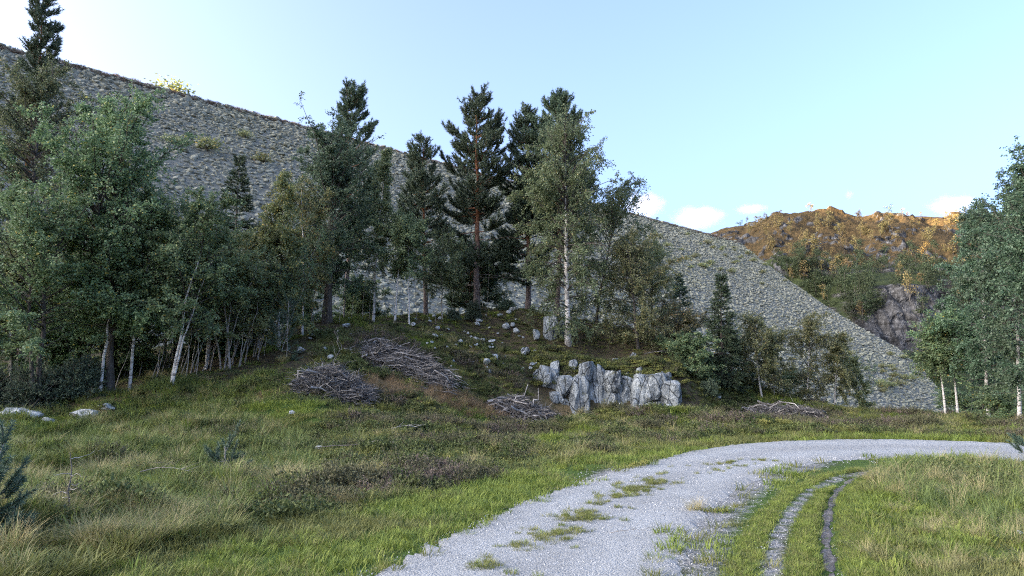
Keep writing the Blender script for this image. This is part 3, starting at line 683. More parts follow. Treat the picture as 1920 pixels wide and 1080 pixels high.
    return wq, sq, lq

def needles(r, P, D, n_each, ln, wd, spread=0.9):
    n = len(P); P = np.repeat(P, n_each, 0); D = np.repeat(D, n_each, 0); m = len(P)
    nd = unit(D + r.normal(size=(m, 3)) * spread); b = P + D * (r.uniform(-.5, .5, m) * ln)[:, None]; tip = b + nd * (ln * r.uniform(.7, 1.2, m))[:, None]
    s = unit(np.cross(nd, r.normal(size=(m, 3)))) * wd / 2
    V = np.stack([b - s, b + s, tip], 1).reshape(-1, 3); return V, np.arange(m * 3).reshape(m, 3)

def conifer(seed, H, R, cb, kind='pine', tr=.14, lean=(0, 0), whorl=.5, per=5, n_need=9, ln=.13, wd=.035, gaps=.12, step=.15, dead=0, asym=None, minlen=.2):
    r = np.random.default_rng(seed); K = 14; t = np.linspace(0, 1, K); path = np.zeros((K, 3))
    w1 = np.cumsum(r.normal(0, .012, (K, 2)), 0) * H / 4; w1 -= w1[0]
    path[:, :2] = np.outer(t ** 1.4, lean) + w1; path[:, 2] = t * H - .15 * (1 - t)
    rad = np.maximum(tr * (1 - t * .95) ** .9, .012); rad[0] *= 1.3
    wood = [tubes(path[None], rad[None], 9)]
    zc = []; z = cb * H
    while z < H * .985: zc.append(z); z += whorl * r.uniform(.7, 1.25) * (1.15 - .55 * (z / H))
    zc = np.array(zc); nb_ = np.maximum(3, r.poisson(per, len(zc))); zi = np.repeat(zc, nb_); nb = len(zi)
    keep = r.random(nb) > gaps; zi = zi[keep]; nb = len(zi)
    tb = (zi - cb * H) / (H - cb * H)
    if kind == 'pine':
        L = R * np.clip((1 - tb) ** .42 * np.minimum(1, .6 + tb * 2.2), .06, 1) * r.uniform(.3, 1.12, nb); el = np.radians(-8 + 46 * tb + r.normal(0, 14, nb)); curve = .34; sag = .1
    else:
        L = R * np.clip((1 - tb) ** .85, .04, 1) * r.uniform(.75, 1.1, nb); el = np.radians(-20 + 55 * tb ** 1.5 + r.normal(0, 6, nb)); curve = .18; sag = .12
    az = r.uniform(0, 6.28, nb)
    if asym is not None: L = L * (1 + asym[1] * np.cos(az - asym[0]))
    L = np.maximum(L, .18)
    d = np.stack([np.cos(az) * np.cos(el), np.sin(az) * np.cos(el), np.sin(el)], 1); uu = np.linspace(0, 1, 6)
    st = np.stack([np.interp(zi / H, t, path[:, i]) for i in range(3)], 1)
    bp = st[:, None] + d[:, None] * (L[:, None] * uu)[:, :, None]; bp[:, :, 2] += L[:, None] * (curve * uu ** 3 - sag * uu)[None]
    bp += np.cumsum(r.normal(0, .022, bp.shape), 1) * L[:, None, None] * uu[None, :, None]
    br = np.maximum(tr * .26 * np.minimum(1, L / R)[:, None] * (1 - .85 * uu)[None], .005); wood.append(tubes(bp, br, 5))
    if dead:
        azd = r.uniform(0, 6.28, dead); zd_ = r.uniform(.12, max(.2, cb + .12), dead) * H; Ld = R * r.uniform(.4, 1.0, dead)
        sd2 = np.stack([np.interp(zd_ / H, t, path[:, i]) for i in range(3)], 1); dd_ = np.stack([np.cos(azd), np.sin(azd), r.normal(-.12, .12, dead)], 1)
        dp = sd2[:, None] + dd_[:, None] * (Ld[:, None] * uu)[:, :, None] + np.cumsum(r.normal(0, .03, (dead, 6, 3)), 1) * Ld[:, None, None]
        wood.append(tubes(dp, np.tile(np.linspace(.022, .006, 6), (dead, 1)), 4))
    nbl = np.maximum(3, (L * (9 if kind == 'pine' else 10)).astype(int)); bi = np.repeat(np.arange(nb), nbl); n = len(bi)
    ut = r.uniform(.28 if kind == 'pine' else .12, 1, n) ** .8; f = ut * 5; i0 = np.clip(f.astype(int), 0, 4); fr = (f - i0)[:, None]
    p0 = bp[bi, i0] * (1 - fr) + bp[bi, i0 + 1] * fr; bd = unit(bp[bi, i0 + 1] - bp[bi, i0])
    side = unit(np.cross(bd, np.array([0, 0, 1.]))) * np.where(r.random(n) < .5, -1, 1)[:, None]
    td = unit(bd * r.uniform(.5, 1.1, (n, 1)) + side * r.uniform(.2, 1.0, (n, 1)) + np.array([0, 0, .25 if kind == 'pine' else -.15]) + r.normal(0, .15, (n, 3)))
    tl = np.clip((1 - ut) * L[bi] * .55, 0, None) + r.uniform(.12, .34, n) * np.minimum(1, .4 + L[bi] / R)
    tp = p0[:, None] + td[:, None] * (tl[:, None] * np.linspace(0, 1, 3))[:, :, None]
    if kind == 'pine': tp[:, 2, 2] += tl * .15
    sm = tubes(tp, np.tile(np.array([.010, .008, .005]), (n, 1)), 3)
    ns = np.maximum(2, (tl / step).astype(int) + 1); ji = np.repeat(np.arange(n), ns); k = np.concatenate([np.arange(a) for a in ns]); fu = 1 - k * step / np.maximum(tl[ji], .01); m = fu > -.1; ji, fu = ji[m], np.clip(fu[m], 0, 1)
    f = fu * 2; i0 = np.clip(f.astype(int), 0, 1); fr = (f - i0)[:, None]; tpos = tp[ji, i0] * (1 - fr) + tp[ji, i0 + 1] * fr
    tpos = np.vstack([tpos, path[-1:].repeat(3, 0) - np.array([[0, 0, .0], [0, 0, .12], [0, 0, .25]])]); tdir = np.vstack([td[ji], np.tile([0, 0, 1.], (3, 1))])
    return join(wood), sm, needles(r, tpos, tdir, n_need, ln, wd, .85 if kind == 'pine' else .6)

def plant(name, base, geo, bark, leaf, label, cat='tree', group=None, rz=0.0, trunk='trunk', crown='crown', smat=None):
    e = empty(name, base); e.rotation_euler[2] = rz; tag(e, label, cat, group)
    link(trunk, mesh(trunk, *geo[0], bark, True), e)
    link('branches', mesh('branches', *geo[1], smat or M['grey_bark']), e)
    link(crown, mesh(crown, *geo[2], leaf), e)
    return e
def copy_plant(src, base, rz, sc, label, group=None):
    e = src.copy(); COL.objects.link(e); e.location = base; e.rotation_euler = (0, 0, rz); e.scale = (sc,) * 3 if not hasattr(sc, '__len__') else sc
    e['label'] = label
    if group: e['group'] = group
    for ch in src.children:
        c = ch.copy(); COL.objects.link(c); c.parent = e
    return e

def dims(px, Y, ptop, wpx, pbot, toppx=None):
    x = xz(px, Y); z = gz(x, Y); tz = at(px, ptop, Y)[2]; H = tz - z; R = wpx / 2 / F * Y; cbz = at(px, pbot, Y)[2]
    lean = (((toppx - px) / F * Y) if toppx is not None else 0.0, 0.0)
    return np.array([x, Y, z]), H, R, max(.05, (cbz - z) / H), lean

# ------------------------------------------------------------------ broadleaf trees
T = [
 # px, Y, top, width, bottom, toppx, seed, leaves, leafsize, mat, bark, trunk radius, options, name, label
 (205, 26.5, 165, 250, 590, 185, 1, 30000, .085, 'leaf_green', 'grey_bark', .13, dict(nbr=95, droop=.12, prof='oval', stems=2, spread=.8), 'bushy_tree', 'broadest bushy green tree on the left, its rounded top overlapping the dam slope'),
 (20, 33, 92, 215, 470, 38, 2, 20000, .085, 'leaf_birch', 'grey_bark', .14, dict(nbr=75, droop=.3), 'birch_tree', 'dull green birch at the left edge below the tall dark pine'),
 (75, 25, 285, 250, 640, 70, 3, 20000, .085, 'leaf_green', 'grey_bark', .10, dict(nbr=75, droop=.12, stems=2, spread=.7), 'bushy_tree', 'green bushy tree at the left edge above the dark juniper'),
 (243, 27, 345, 150, 590, 262, 4, 12000, .08, 'leaf_green', 'birch_bark', .065, dict(nbr=50, droop=.2, wob=.055), 'birch_tree', 'green tree on a kinked pale stem, second white stem from the left'),
 (188, 26, 400, 150, 615, 200, 5, 12000, .08, 'leaf_green', 'birch_bark', .065, dict(nbr=50, droop=.2, wob=.06), 'birch_tree', 'green tree on the leftmost white leaning stem beside the juniper'),
 (322, 26.5, 360, 165, 610, 345, 6, 14000, .08, 'leaf_green', 'birch_bark', .06, dict(nbr=55, droop=.2, wob=.06, stems=2, spread=.5), 'birch_tree', 'green tree with two leaning pale stems at the meadow edge'),
 (430, 29, 425, 170, 610, 400, 7, 16000, .08, 'leaf_olive', 'pale_bark', .055, dict(nbr=60, droop=.15, stems=3, spread=.9), 'bushy_tree', 'low olive green tree on many thin stems below the small spruce'),
 (520, 31, 320, 125, 610, 505, 8, 14000, .075, 'leaf_yellow', 'birch_bark', .07, dict(nbr=55, droop=.35, prof='cone'), 'birch_tree', 'yellowish green birch with a white trunk left of the dark dense tree'),
 (480, 31, 390, 110, 620, 478, 9, 9000, .075, 'leaf_yellow', 'birch_bark', .05, dict(nbr=45, droop=.35, prof='cone'), 'birch_tree', 'smaller yellow green birch standing just left of the yellowish birch'),
 (563, 33, 330, 95, 610, 560, 10, 9000, .075, 'leaf_yellow', 'birch_bark', .05, dict(nbr=45, droop=.35, prof='column'), 'birch_tree', 'slim birch with clusters of yellow leaves beside the dark dense tree'),
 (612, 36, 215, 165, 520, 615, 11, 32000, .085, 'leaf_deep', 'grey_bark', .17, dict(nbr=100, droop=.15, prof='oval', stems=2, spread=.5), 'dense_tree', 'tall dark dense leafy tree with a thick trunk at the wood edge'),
 (697, 38, 275, 75, 500, 708, 12, 8000, .08, 'leaf_birch', 'birch_bark', .07, dict(nbr=45, droop=.35, prof='cone'), 'birch_tree', 'slim tall birch right of the dark dense tree, its tip against the dam'),
 (738, 37, 385, 90, 485, 745, 13, 7000, .08, 'leaf_birch', 'birch_bark', .06, dict(nbr=40, droop=.3, prof='oval', wob=.05), 'birch_tree', 'young birch on a long bare curved white stem on the knoll'),
 (766, 37, 410, 80, 500, 760, 14, 6000, .08, 'leaf_birch', 'birch_bark', .05, dict(nbr=36, droop=.3, prof='oval', wob=.04), 'birch_tree', 'young birch on a straight thin pale stem just left of the small pine'),
 (828, 39, 430, 85, 540, 822, 15, 6000, .08, 'leaf_birch', 'pale_bark', .04, dict(nbr=36, droop=.3), 'birch_tree', 'thin small birch between the small pine and the red trunked pine'),
 (640, 39, 400, 90, 540, 650, 16, 7000, .08, 'leaf_deep', 'pale_bark', .05, dict(nbr=40, droop=.3), 'birch_tree', 'dark young birch in the gap behind the thick trunk'),
 (1066, 38.5, 212, 165, 610, 1062, 17, 30000, .085, 'leaf_birch', 'birch_bark', .155, dict(nbr=105, droop=.55, prof='column', wob=.012, open_=.08), 'birch_tree', 'largest birch with a straight white trunk and drooping branches on the rocky knoll'),
 (1120, 42, 335, 170, 600, 1160, 18, 16000, .085, 'leaf_birch', 'grey_bark', .09, dict(nbr=65, droop=.45), 'birch_tree', 'birch behind the largest birch, its thin branches reaching right into the sky'),
 (1198, 39, 430, 125, 640, 1192, 19, 15000, .075, 'leaf_olive', 'grey_bark', .085, dict(nbr=60, droop=.35, wob=.07), 'birch_tree', 'olive birch on a dark crooked trunk right of the largest birch'),
 (1262, 40, 545, 120, 690, 1245, 20, 10000, .075, 'leaf_brown', 'grey_bark', .05, dict(nbr=45, droop=.3, stems=2), 'bushy_tree', 'brownish yellow low bushy tree on the right side of the knoll'),
 (1308, 37.6, 620, 88, 750, 1296, 21, 13000, .08, 'leaf_green', 'grey_bark', .06, dict(nbr=55, droop=.1, stems=3, spread=.8, prof='dome'), 'bushy_tree', 'round green willow bush right of the rock outcrop'),
 (1375, 41.5, 610, 60, 735, 1368, 22, 8000, .075, 'leaf_olive', 'pale_bark', .05, dict(nbr=42, droop=.3), 'birch_tree', 'green birch standing in front of the tall slim spruce'),
 (1428, 40, 585, 80, 725, 1420, 23, 8000, .075, 'leaf_olive', 'birch_bark', .06, dict(nbr=45, droop=.35, wob=.05), 'birch_tree', 'birch with a bent white stem behind the rightmost brush pile'),
 (1450, 41, 612, 65, 735, 1462, 24, 7000, .075, 'leaf_olive', 'birch_bark', .05, dict(nbr=42, droop=.35, wob=.05), 'birch_tree', 'olive birch leaning right, close to the bent white stem'),
 (1513, 42, 583, 75, 745, 1528, 25, 8000, .075, 'leaf_olive', 'birch_bark', .065, dict(nbr=45, droop=.35, prof='column'), 'birch_tree', 'tallest slim birch in front of the lower dam slope'),
 (1562, 42.5, 622, 85, 735, 1578, 26, 8000, .075, 'leaf_olive', 'birch_bark', .06, dict(nbr=45, droop=.4, prof='cone'), 'birch_tree', 'pale stemmed birch with thin foliage right of the tallest slim birch'),
 (1610, 44, 665, 75, 770, 1605, 27, 7000, .075, 'leaf_olive', 'pale_bark', .04, dict(nbr=40, droop=.2, prof='cone'), 'birch_tree', 'small green cone shaped birch, last before the open dam slope'),
 (1482, 44, 690, 70, 770, 1485, 28, 7000, .075, 'leaf_green', 'pale_bark', .04, dict(nbr=40, droop=.2), 'birch_tree', 'low green birch filling the gap behind the rightmost brush pile'),
 (1398, 43, 690, 60, 765, 1395, 29, 6000, .075, 'leaf_green', 'pale_bark', .04, dict(nbr=36, droop=.2), 'birch_tree', 'low green birch between the slim spruce and the bent white stem'),
 (1769, 38, 600, 85, 705, 1758, 30, 8000, .085, 'leaf_green', 'birch_bark', .07, dict(nbr=45, droop=.3, wob=.015), 'birch_tree', 'birch with a straight white stem, leftmost of the right wood'),
 (1792, 38, 575, 100, 700, 1790, 31, 9000, .085, 'leaf_green', 'birch_bark', .07, dict(nbr=48, droop=.3, wob=.015), 'birch_tree', 'birch with a straight white stem, second of the right wood'),
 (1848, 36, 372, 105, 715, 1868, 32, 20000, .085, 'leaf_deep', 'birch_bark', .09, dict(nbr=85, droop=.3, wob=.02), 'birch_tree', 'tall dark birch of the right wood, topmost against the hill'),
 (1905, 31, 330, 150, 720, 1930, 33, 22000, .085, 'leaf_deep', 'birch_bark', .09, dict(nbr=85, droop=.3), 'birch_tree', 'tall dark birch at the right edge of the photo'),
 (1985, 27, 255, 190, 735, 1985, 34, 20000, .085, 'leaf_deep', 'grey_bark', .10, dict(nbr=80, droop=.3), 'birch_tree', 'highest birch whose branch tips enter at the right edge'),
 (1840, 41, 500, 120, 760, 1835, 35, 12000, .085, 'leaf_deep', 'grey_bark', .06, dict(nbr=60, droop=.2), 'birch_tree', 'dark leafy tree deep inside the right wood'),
]
TREES = {}
for (px_, Y_, tp_, wp_, bp_, tpx, sd_, nl, ls, lm, bk, tr_, opt, nm, lab) in T:
    b_, H_, R_, cb_, lean_ = dims(px_, Y_, tp_, wp_, bp_, tpx)
    opt = dict(opt); opt['nbr'] = int(opt.get('nbr', 60) * 1.25)
    TREES[sd_] = plant(nm, b_, broadleaf(sd_, H_ * .985, R_ * (1.0 if 22 <= sd_ <= 29 else 1.1), cb_, nleaf=int(nl * (1.5 if 22 <= sd_ <= 29 else 1.65)), ls=ls * 1.18, tr=tr_, lean=lean_, **opt), M[bk], M[lm], lab)
# filler trees of the woods behind and beside the frame, copies of the trees above
for (src, px_, Y_, sc, rz, lab) in [
    (6, -90, 27, 1.15, 2.0, 'leafy tree at the far left edge, mostly outside the photo'),
    (7, 130, 31, 1.0, 1.0, 'dark leafy tree in the wood behind the leftmost white stem'),
    (7, 300, 32, 1.05, 3.0, 'dark leafy tree in the wood behind the two leaning stems'),
    (3, 150, 33, .95, 2.5, 'dense leafy tree filling the wood behind the broadest tree'),
    (3, 330, 33.5, .9, 4.5, 'dense leafy tree filling the wood left of the small spruce'),
    (6, 385, 30, .85, 1.5, 'leafy tree right of the two leaning pale stems'),
    (7, 465, 34, 1.0, 5.0, 'low leafy tree behind the smaller yellow green birch'),
    (7, 20, 28, 1.15, 5.6, 'low leafy tree at the left edge behind the juniper'),
    (21, 250, 31, 1.1, 1.4, 'round bush in the shade behind the kinked pale stem'),
    (21, 90, 29, 1.1, 3.4, 'round bush in the shade behind the large juniper'),
    (21, 400, 33, 1.0, 5.4, 'round bush in the shade of the thicket'),
    (21, 560, 40, 1.1, .4, 'round bush in the shade left of the dark dense tree'),
    (21, 670, 43, 1.1, 2.4, 'round bush in the shade right of the thick trunk'),
    (28, 1870, 33.5, 1.1, 1.0, 'leafy tree with low branches at the front of the right wood'),
    (29, 1915, 32, 1.15, 4.0, 'low leafy tree in the front corner of the right wood'),
    (19, 1225, 43, .9, 2.0, 'olive birch behind the crooked trunk on the knoll'),
    (15, 580, 37, 1.0, 2.2, 'thin birch in shade left of the thick trunk'),
    (15, 860, 47, .8, 1.2, 'small birch behind the knoll, left of the red trunked pine'),
    (15, 930, 48, .8, 4.2, 'small birch behind the knoll, right of the red trunked pine'),
    (29, 1540, 47, .7, .7, 'low green bush behind the tallest slim birch'),
    (29, 1690, 47, .62, 3.7, 'low green bush at the foot of the dam slope, left one'),
    (29, 1735, 45, .68, 5.2, 'low green bush at the foot of the dam slope, beside the right wood'),
    (29, 1820, 40, .75, 1.2, 'low green bush under the right wood, between white stems'),
    (29, 1880, 38, .85, 2.9, 'low green bush under the right wood, near the right edge'),
    (28, 1800, 44, 1.1, 2.0, 'leafy tree behind the two straight white stems'),
    (30, 1945, 35, 1.05, 2.0, 'birch just inside the right wood beyond the right edge')]:
    x = xz(px_, Y_); copy_plant(TREES[src], (x, Y_, gz(x, Y_) - .05), rz, sc, lab)

# thin leaning stems of the thicket under the left trees
stemgeo = [broadleaf(200 + i, 3.6 + .5 * i, .7, .55, nbr=14, nleaf=700, ls=.08, tr=.024, lean=(.5 + .25 * i, .2), droop=.2, wob=.09) for i in range(4)]
stem0 = [plant('thin_sapling', (0, 0, -50), g, M['pale_bark'], M['leaf_green'], 'thin leaning bare stem with few leaves in the thicket under the left trees', 'sapling', 'thin stems of the thicket') for g in stemgeo]
rs_ = np.random.default_rng(5)
spots = [(rs_.uniform(345, 545), rs_.uniform(28, 32)) for _ in range(34)] + [(rs_.uniform(60, 340), rs_.uniform(27.2, 31)) for _ in range(20)]
for i, (px_, Y_) in enumerate(spots):
    if px_ > 345: Y_ = 27.6 + (px_ - 345) / 200 * 3.2 + rs_.uniform(0, 2.2)
    x = xz(px_, Y_); b_ = (x, Y_, gz(x, Y_) - .03); rz = rs_.normal(0.0, .5); s_ = rs_.uniform(.7, 1.1)
    zl = 'thin leaning bare stem in the thicket ' + ('behind the large juniper' if px_ < 170 else 'behind the two leftmost white stems' if px_ < 280 else 'behind the two leaning pale stems' if px_ < 345 else 'just right of the two leaning pale stems' if px_ < 420 else 'below the small spruce' if px_ < 490 else 'at its right end below the yellowish birch')
    if i < 4: stem0[i]['label'] = zl
    if i < 4: stem0[i].location = b_; stem0[i].rotation_euler[2] = rz
    else: copy_plant(stem0[i % 4], b_, rz, s_, zl)
sp2 = [(585, 35.5), (598, 36.5), (632, 35.6), (655, 38), (676, 38), (690, 39.5), (722, 39), (780, 39), (800, 40), (815, 38.5), (842, 40.5), (905, 43.5), (915, 44), (1640, 45), (1815, 39), (1865, 37), (1905, 35), (1858, 38)]
for i, (px_, Y_) in enumerate(sp2):
    x = xz(px_, Y_); on = 'right wood' if px_ > 1500 else 'knoll'
    copy_plant(stem0[i % 4], (x, Y_, gz(x, Y_) - .03), rs_.uniform(0, 6.28), (.55, .55, rs_.uniform(.8, 1.25)), 'thin upright grey stem ' + ('among the white stems of the right wood' if px_ > 1700 else 'at the foot of the dam slope' if px_ > 1500 else 'beside the red trunked pine' if px_ > 870 else 'near the small narrow pine' if px_ > 770 else 'right of the thick dark trunk' if px_ > 640 else 'beside the thick dark trunk'), 'thin stems of the ' + on)

# ------------------------------------------------------------------ conifers
CN = [
 (34, 36, -22, 70, 330, 34, 301, 'pine', dict(tr=.19, whorl=.7, asym=(0, .1), gaps=.14), 'pine_tree', 'tall dark pine rising above the trees at the top left corner'),
 (648, 45, 152, 80, 420, 636, 302, 'pine', dict(tr=.17, whorl=.6, asym=(0.0, .45), gaps=.14), 'pine_tree', 'pine rising above the dark dense tree, long branch to the right'),
 (797, 41.5, 250, 80, 500, 793, 303, 'pine', dict(tr=.14, whorl=.65, gaps=.14), 'pine_tree', 'small narrow pine left of the red trunked pine'),
 (893, 43, 172, 125, 490, 889, 304, 'pine', dict(tr=.20, whorl=.75, dead=9, per=6, gaps=.14), 'pine_tree', 'tall pine with a reddish trunk standing alone on the knoll'),
 (990, 45, 197, 92, 520, 988, 305, 'pine', dict(tr=.17, whorl=.65, dead=4, gaps=.14), 'pine_tree', 'slender tall dark pine right of the red trunked pine'),
 (1046, 44, 174, 112, 440, 1048, 306, 'pine', dict(tr=.17, whorl=.7, gaps=.14), 'pine_tree', 'dark pine whose top stands out behind the largest birch'),
 (880, 47, 470, 120, 560, 880, 307, 'pine', dict(tr=.10, whorl=.45), 'pine_tree', 'short young pine in the shade behind the red trunked pine'),
 (428, 35, 283, 130, 640, 428, 311, 'spruce', dict(tr=.11, whorl=.3, per=7), 'spruce_tree', 'dark pointed spruce between the left trees and the yellowish birch'),
 (1278, 46, 513, 62, 690, 1277, 312, 'spruce', dict(tr=.09, whorl=.28, per=7), 'spruce_tree', 'short dark spruce above the brownish bushy tree'),
 (1357, 39.0, 512, 66, 730, 1357, 313, 'spruce', dict(tr=.10, whorl=.27, per=7), 'spruce_tree', 'slim pointed spruce in front of the dam slope on the right'),
]
for (px_, Y_, tp_, wp_, bp_, tpx, sd_, kd, opt, nm, lab) in CN:
    b_, H_, R_, cb_, lean_ = dims(px_, Y_, tp_, wp_, bp_, tpx)
    opt = dict(opt); opt['per'] = opt.get('per', 7) + (2 if kd == 'pine' else 0); opt['whorl'] *= .8
    g = conifer(sd_, H_ * .98, R_ * (1.62 if kd == 'pine' else 1.3), cb_, kd, lean=lean_, n_need=18 if kd == 'pine' else 11, ln=.18 if kd == 'pine' else .12, wd=.036 if kd == 'pine' else .032, step=.15 if kd == 'pine' else .13, **opt)
    plant(nm, b_, g, M['pine_bark' if kd == 'pine' else 'grey_bark'], M['needle_' + kd], lab)

# junipers and young pines
def bush(seed, w_, h_, n=260, ln=.09):
    r = np.random.default_rng(seed); d = unit(r.normal(size=(n, 3)) * np.array([1, 1, .7]) + np.array([0, 0, .75])); L = r.uniform(.45, 1, n) ** .6
    tip = d * np.array([w_ / 2, w_ / 2, h_]) * L[:, None]; tip[:, 2] = np.maximum(tip[:, 2], .05)
    base = r.normal(0, .1, (n, 3)) * np.array([w_, w_, 0]) - np.array([0, 0, .08]); uu = np.linspace(0, 1, 5)
    P = base[:, None] * (1 - uu)[None, :, None] + tip[:, None] * uu[None, :, None]; P[:, :, 2] += .1 * h_ * np.sin(uu * math.pi)[None]
    wood = tubes(P[:n // 3], np.tile(np.linspace(.02, .005, 5), (n // 3, 1)), 4); sm = tubes(P[n // 3:], np.tile(np.linspace(.01, .003, 5), (n - n // 3, 1)), 3)
    k = 9; f = r.uniform(.35, 1, (n, k)); i0 = np.clip((f * 4).astype(int), 0, 3); fr = (f * 4 - i0)[..., None]; ar = np.arange(n)[:, None]
    tp = (P[ar, i0] * (1 - fr) + P[ar, i0 + 1] * fr).reshape(-1, 3) + r.normal(0, .05 * w_ / 1.5, (n * k, 3)); td = np.repeat(d, k, 0)
    return wood, sm, needles(r, tp, td, 9, ln, .028, 1.0)
for (px_, Y_, w_, h_, sd_, lab) in [(70, 25.2, 2.6, 1.9, 401, 'large dark juniper bush above the white rocks at the left edge'), (150, 25.8, 1.9, 1.6, 402, 'dark juniper bush beside the leftmost white stem'),
        (-30, 25, 2.4, 2.0, 403, 'dark juniper bush cut by the left edge'), (886, 40.3, 1.1, 1.2, 404, 'small dark juniper on the knoll below the red trunked pine'),
        (848, 39.6, .9, .7, 405, 'low dark juniper among white stones left of the red trunked pine'), (950, 43, 1.3, .7, 406, 'low dark juniper at the top of the knoll'), (1330, 36.4, 1.1, .9, 407, 'dark brown scrub at the right foot of the rock outcrop')]:
    x = xz(px_, Y_); plant('juniper_bush', (x, Y_, gz(x, Y_)), bush(sd_, w_, h_, 300 if w_ > 1.5 else 160), M['grey_bark'], M['needle_juniper'], lab, 'bush', trunk='stems', crown='foliage')
def young_pine(seed, H, R, per=4, whorl=.15, n_need=34, ln=.075, wd=.008, step=.04, gaps=.1):
    return conifer(seed, H, R, .05, 'pine', tr=.014, whorl=whorl, per=per, n_need=n_need, ln=ln, wd=wd, gaps=gaps, step=step)
for (px_, Y_, H_, R_, sd_, gp, lab) in [(4, 7.6, .9, .2, 411, .1, 'blue green young pine at the lower left edge'), (428, 13.2, .5, .3, 412, .45, 'sparse blue green pine sapling in the dry grass'),
        (535, 29.5, 2.3, .95, 413, .2, 'young blue green pine at the edge of the thicket'), (1916, 17.5, .38, .15, 414, .3, 'tiny dark pine sapling beside the road at the right edge')]:
    x = xz(px_, Y_); g = young_pine(sd_, H_, R_, gaps=gp) if H_ < 2 else young_pine(sd_, H_, R_, 4, .3, 16, .09, .016, .09, gp)
    plant('young_pine', (x, Y_, gz(x, Y_)), g, M['pale_bark'], M['needle_blue'], lab, 'sapling')

# ------------------------------------------------------------------ trees of the far hill
def far_tree(seed, H, R, m, kind='leaf', n=420):
    r = np.random.default_rng(seed); K = 5; t = np.linspace(0, 1, K); path = np.zeros((1, K, 3)); path[0, :, 2] = t * H * .9; path[0, :, :2] = np.cumsum(r.normal(0, .12, (K, 2)), 0)
    tv, tf = tubes(path, np.maximum(.13 * (1 - t), .03)[None], 4)
    nc = int(r.integers(8, 18)); tb = r.uniform(0, 1, nc); pr = PROF['oval'](tb) if kind == 'leaf' else (1 - tb) ** .8
    az = r.uniform(0, 6.28, nc); rr = R * pr * r.uniform(.25, 1, nc); cz = H * (.18 + .78 * tb)
    cc = np.stack([np.cos(az) * rr, np.sin(az) * rr, cz], 1); ci = r.integers(0, nc, n); P = cc[ci] + r.normal(0, .27 * R * .9, (n, 3)) * np.array([1, 1, .8])
    lv, lf = leaf_quads(r, P, r.normal(size=(n, 3)), .36 if kind == 'leaf' else .3, .8, .5)
    V, Fc = join([(tv, tf), (lv, lf)]); return mesh('hill_tree', V, Fc, None, False, [M['grey_bark'], m], np.r_[np.zeros(len(tf)), np.ones(len(lf))])
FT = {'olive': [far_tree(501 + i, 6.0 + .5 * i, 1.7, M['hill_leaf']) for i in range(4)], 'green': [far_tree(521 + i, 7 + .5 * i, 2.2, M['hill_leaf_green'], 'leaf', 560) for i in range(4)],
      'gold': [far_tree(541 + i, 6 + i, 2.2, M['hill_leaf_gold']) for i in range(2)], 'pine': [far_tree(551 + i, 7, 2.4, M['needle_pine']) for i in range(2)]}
rh = np.random.default_rng(77); hpx2, hpy2, hd2 = project(HG)
def hill_spot(px_, py_):
    d = (hpx2 - px_) ** 2 + (hpy2 - py_) ** 2 + np.where(hv[None] > 7.6, 400, 0); i = np.unravel_index(np.argmin(d), d.shape); return HG[i]
def put_far(kind, p, sc, label, group=None, cat='tree'):
    o = link('hill_tree', FT[kind][rh.integers(len(FT[kind]))]); o.location = p - np.array([0, 0, .3]); o.rotation_euler[2] = rh.uniform(0, 6.28); o.scale = (sc, sc, sc * rh.uniform(.85, 1.2)); tag(o, label, cat, group)
def hidden_by_dam(px_, py_): 
    s_, q_ = dam_sq(px_, py_); return q_ > -2 and q_ < 96 and s_ < smax(q_) + 1
n_ = 0
while n_ < 105:                                                    # scattered trees of the heath above
    px_, py_ = rh.uniform(1385, 1850), rh.uniform(398, 480)
    if hidden_by_dam(px_, py_) or rh.random() > np.interp(px_, [1385, 1470, 1650, 1850], [.5, 1, .75, .35]) * np.interp(py_, [398, 440, 480], [.9, 1, .4]): continue
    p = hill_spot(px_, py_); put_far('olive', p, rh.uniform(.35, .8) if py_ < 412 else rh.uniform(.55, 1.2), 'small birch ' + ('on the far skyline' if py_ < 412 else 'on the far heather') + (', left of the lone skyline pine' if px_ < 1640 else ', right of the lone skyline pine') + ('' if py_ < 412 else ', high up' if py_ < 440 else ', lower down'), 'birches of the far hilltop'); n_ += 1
n_ = 0
while n_ < 150:                                                    # wood on the shaded slope
    px_, py_ = rh.uniform(1440, 1850), rh.uniform(482, 640)
    if hidden_by_dam(px_, py_) or (1640 < px_ < 1790 and py_ > 545 and rh.random() < .9) or (py_ > 610 and px_ > 1640): continue
    if py_ < 505 and rh.random() < .55: continue
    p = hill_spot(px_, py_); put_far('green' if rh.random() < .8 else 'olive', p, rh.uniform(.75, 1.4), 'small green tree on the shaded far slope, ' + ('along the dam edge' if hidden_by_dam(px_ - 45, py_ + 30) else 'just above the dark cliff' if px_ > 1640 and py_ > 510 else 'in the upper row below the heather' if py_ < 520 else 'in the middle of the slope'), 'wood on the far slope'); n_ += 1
for (k_, px_, py_, s_, lab) in [('pine', 1667, 402, 1.15, 'round dark pine standing alone on the far skyline'), ('gold', 1733, 486, 1.25, 'single bright golden tree on the shaded far slope'),
        ('olive', 1520, 400, 1.1, 'tree group leader on the lit far skyline, left of the lone pine'), ('green', 1507, 552, 1.2, 'bright green round bush where the dam meets the far hill'), ('olive', 1795, 412, 1.0, 'small lit tree on the far skyline near the right wood'), ('pine', 1388, 428, .9, 'small dark tree on the skyline where the dam crest ends')]:
    put_far(k_, hill_spot(px_, py_), s_, lab)

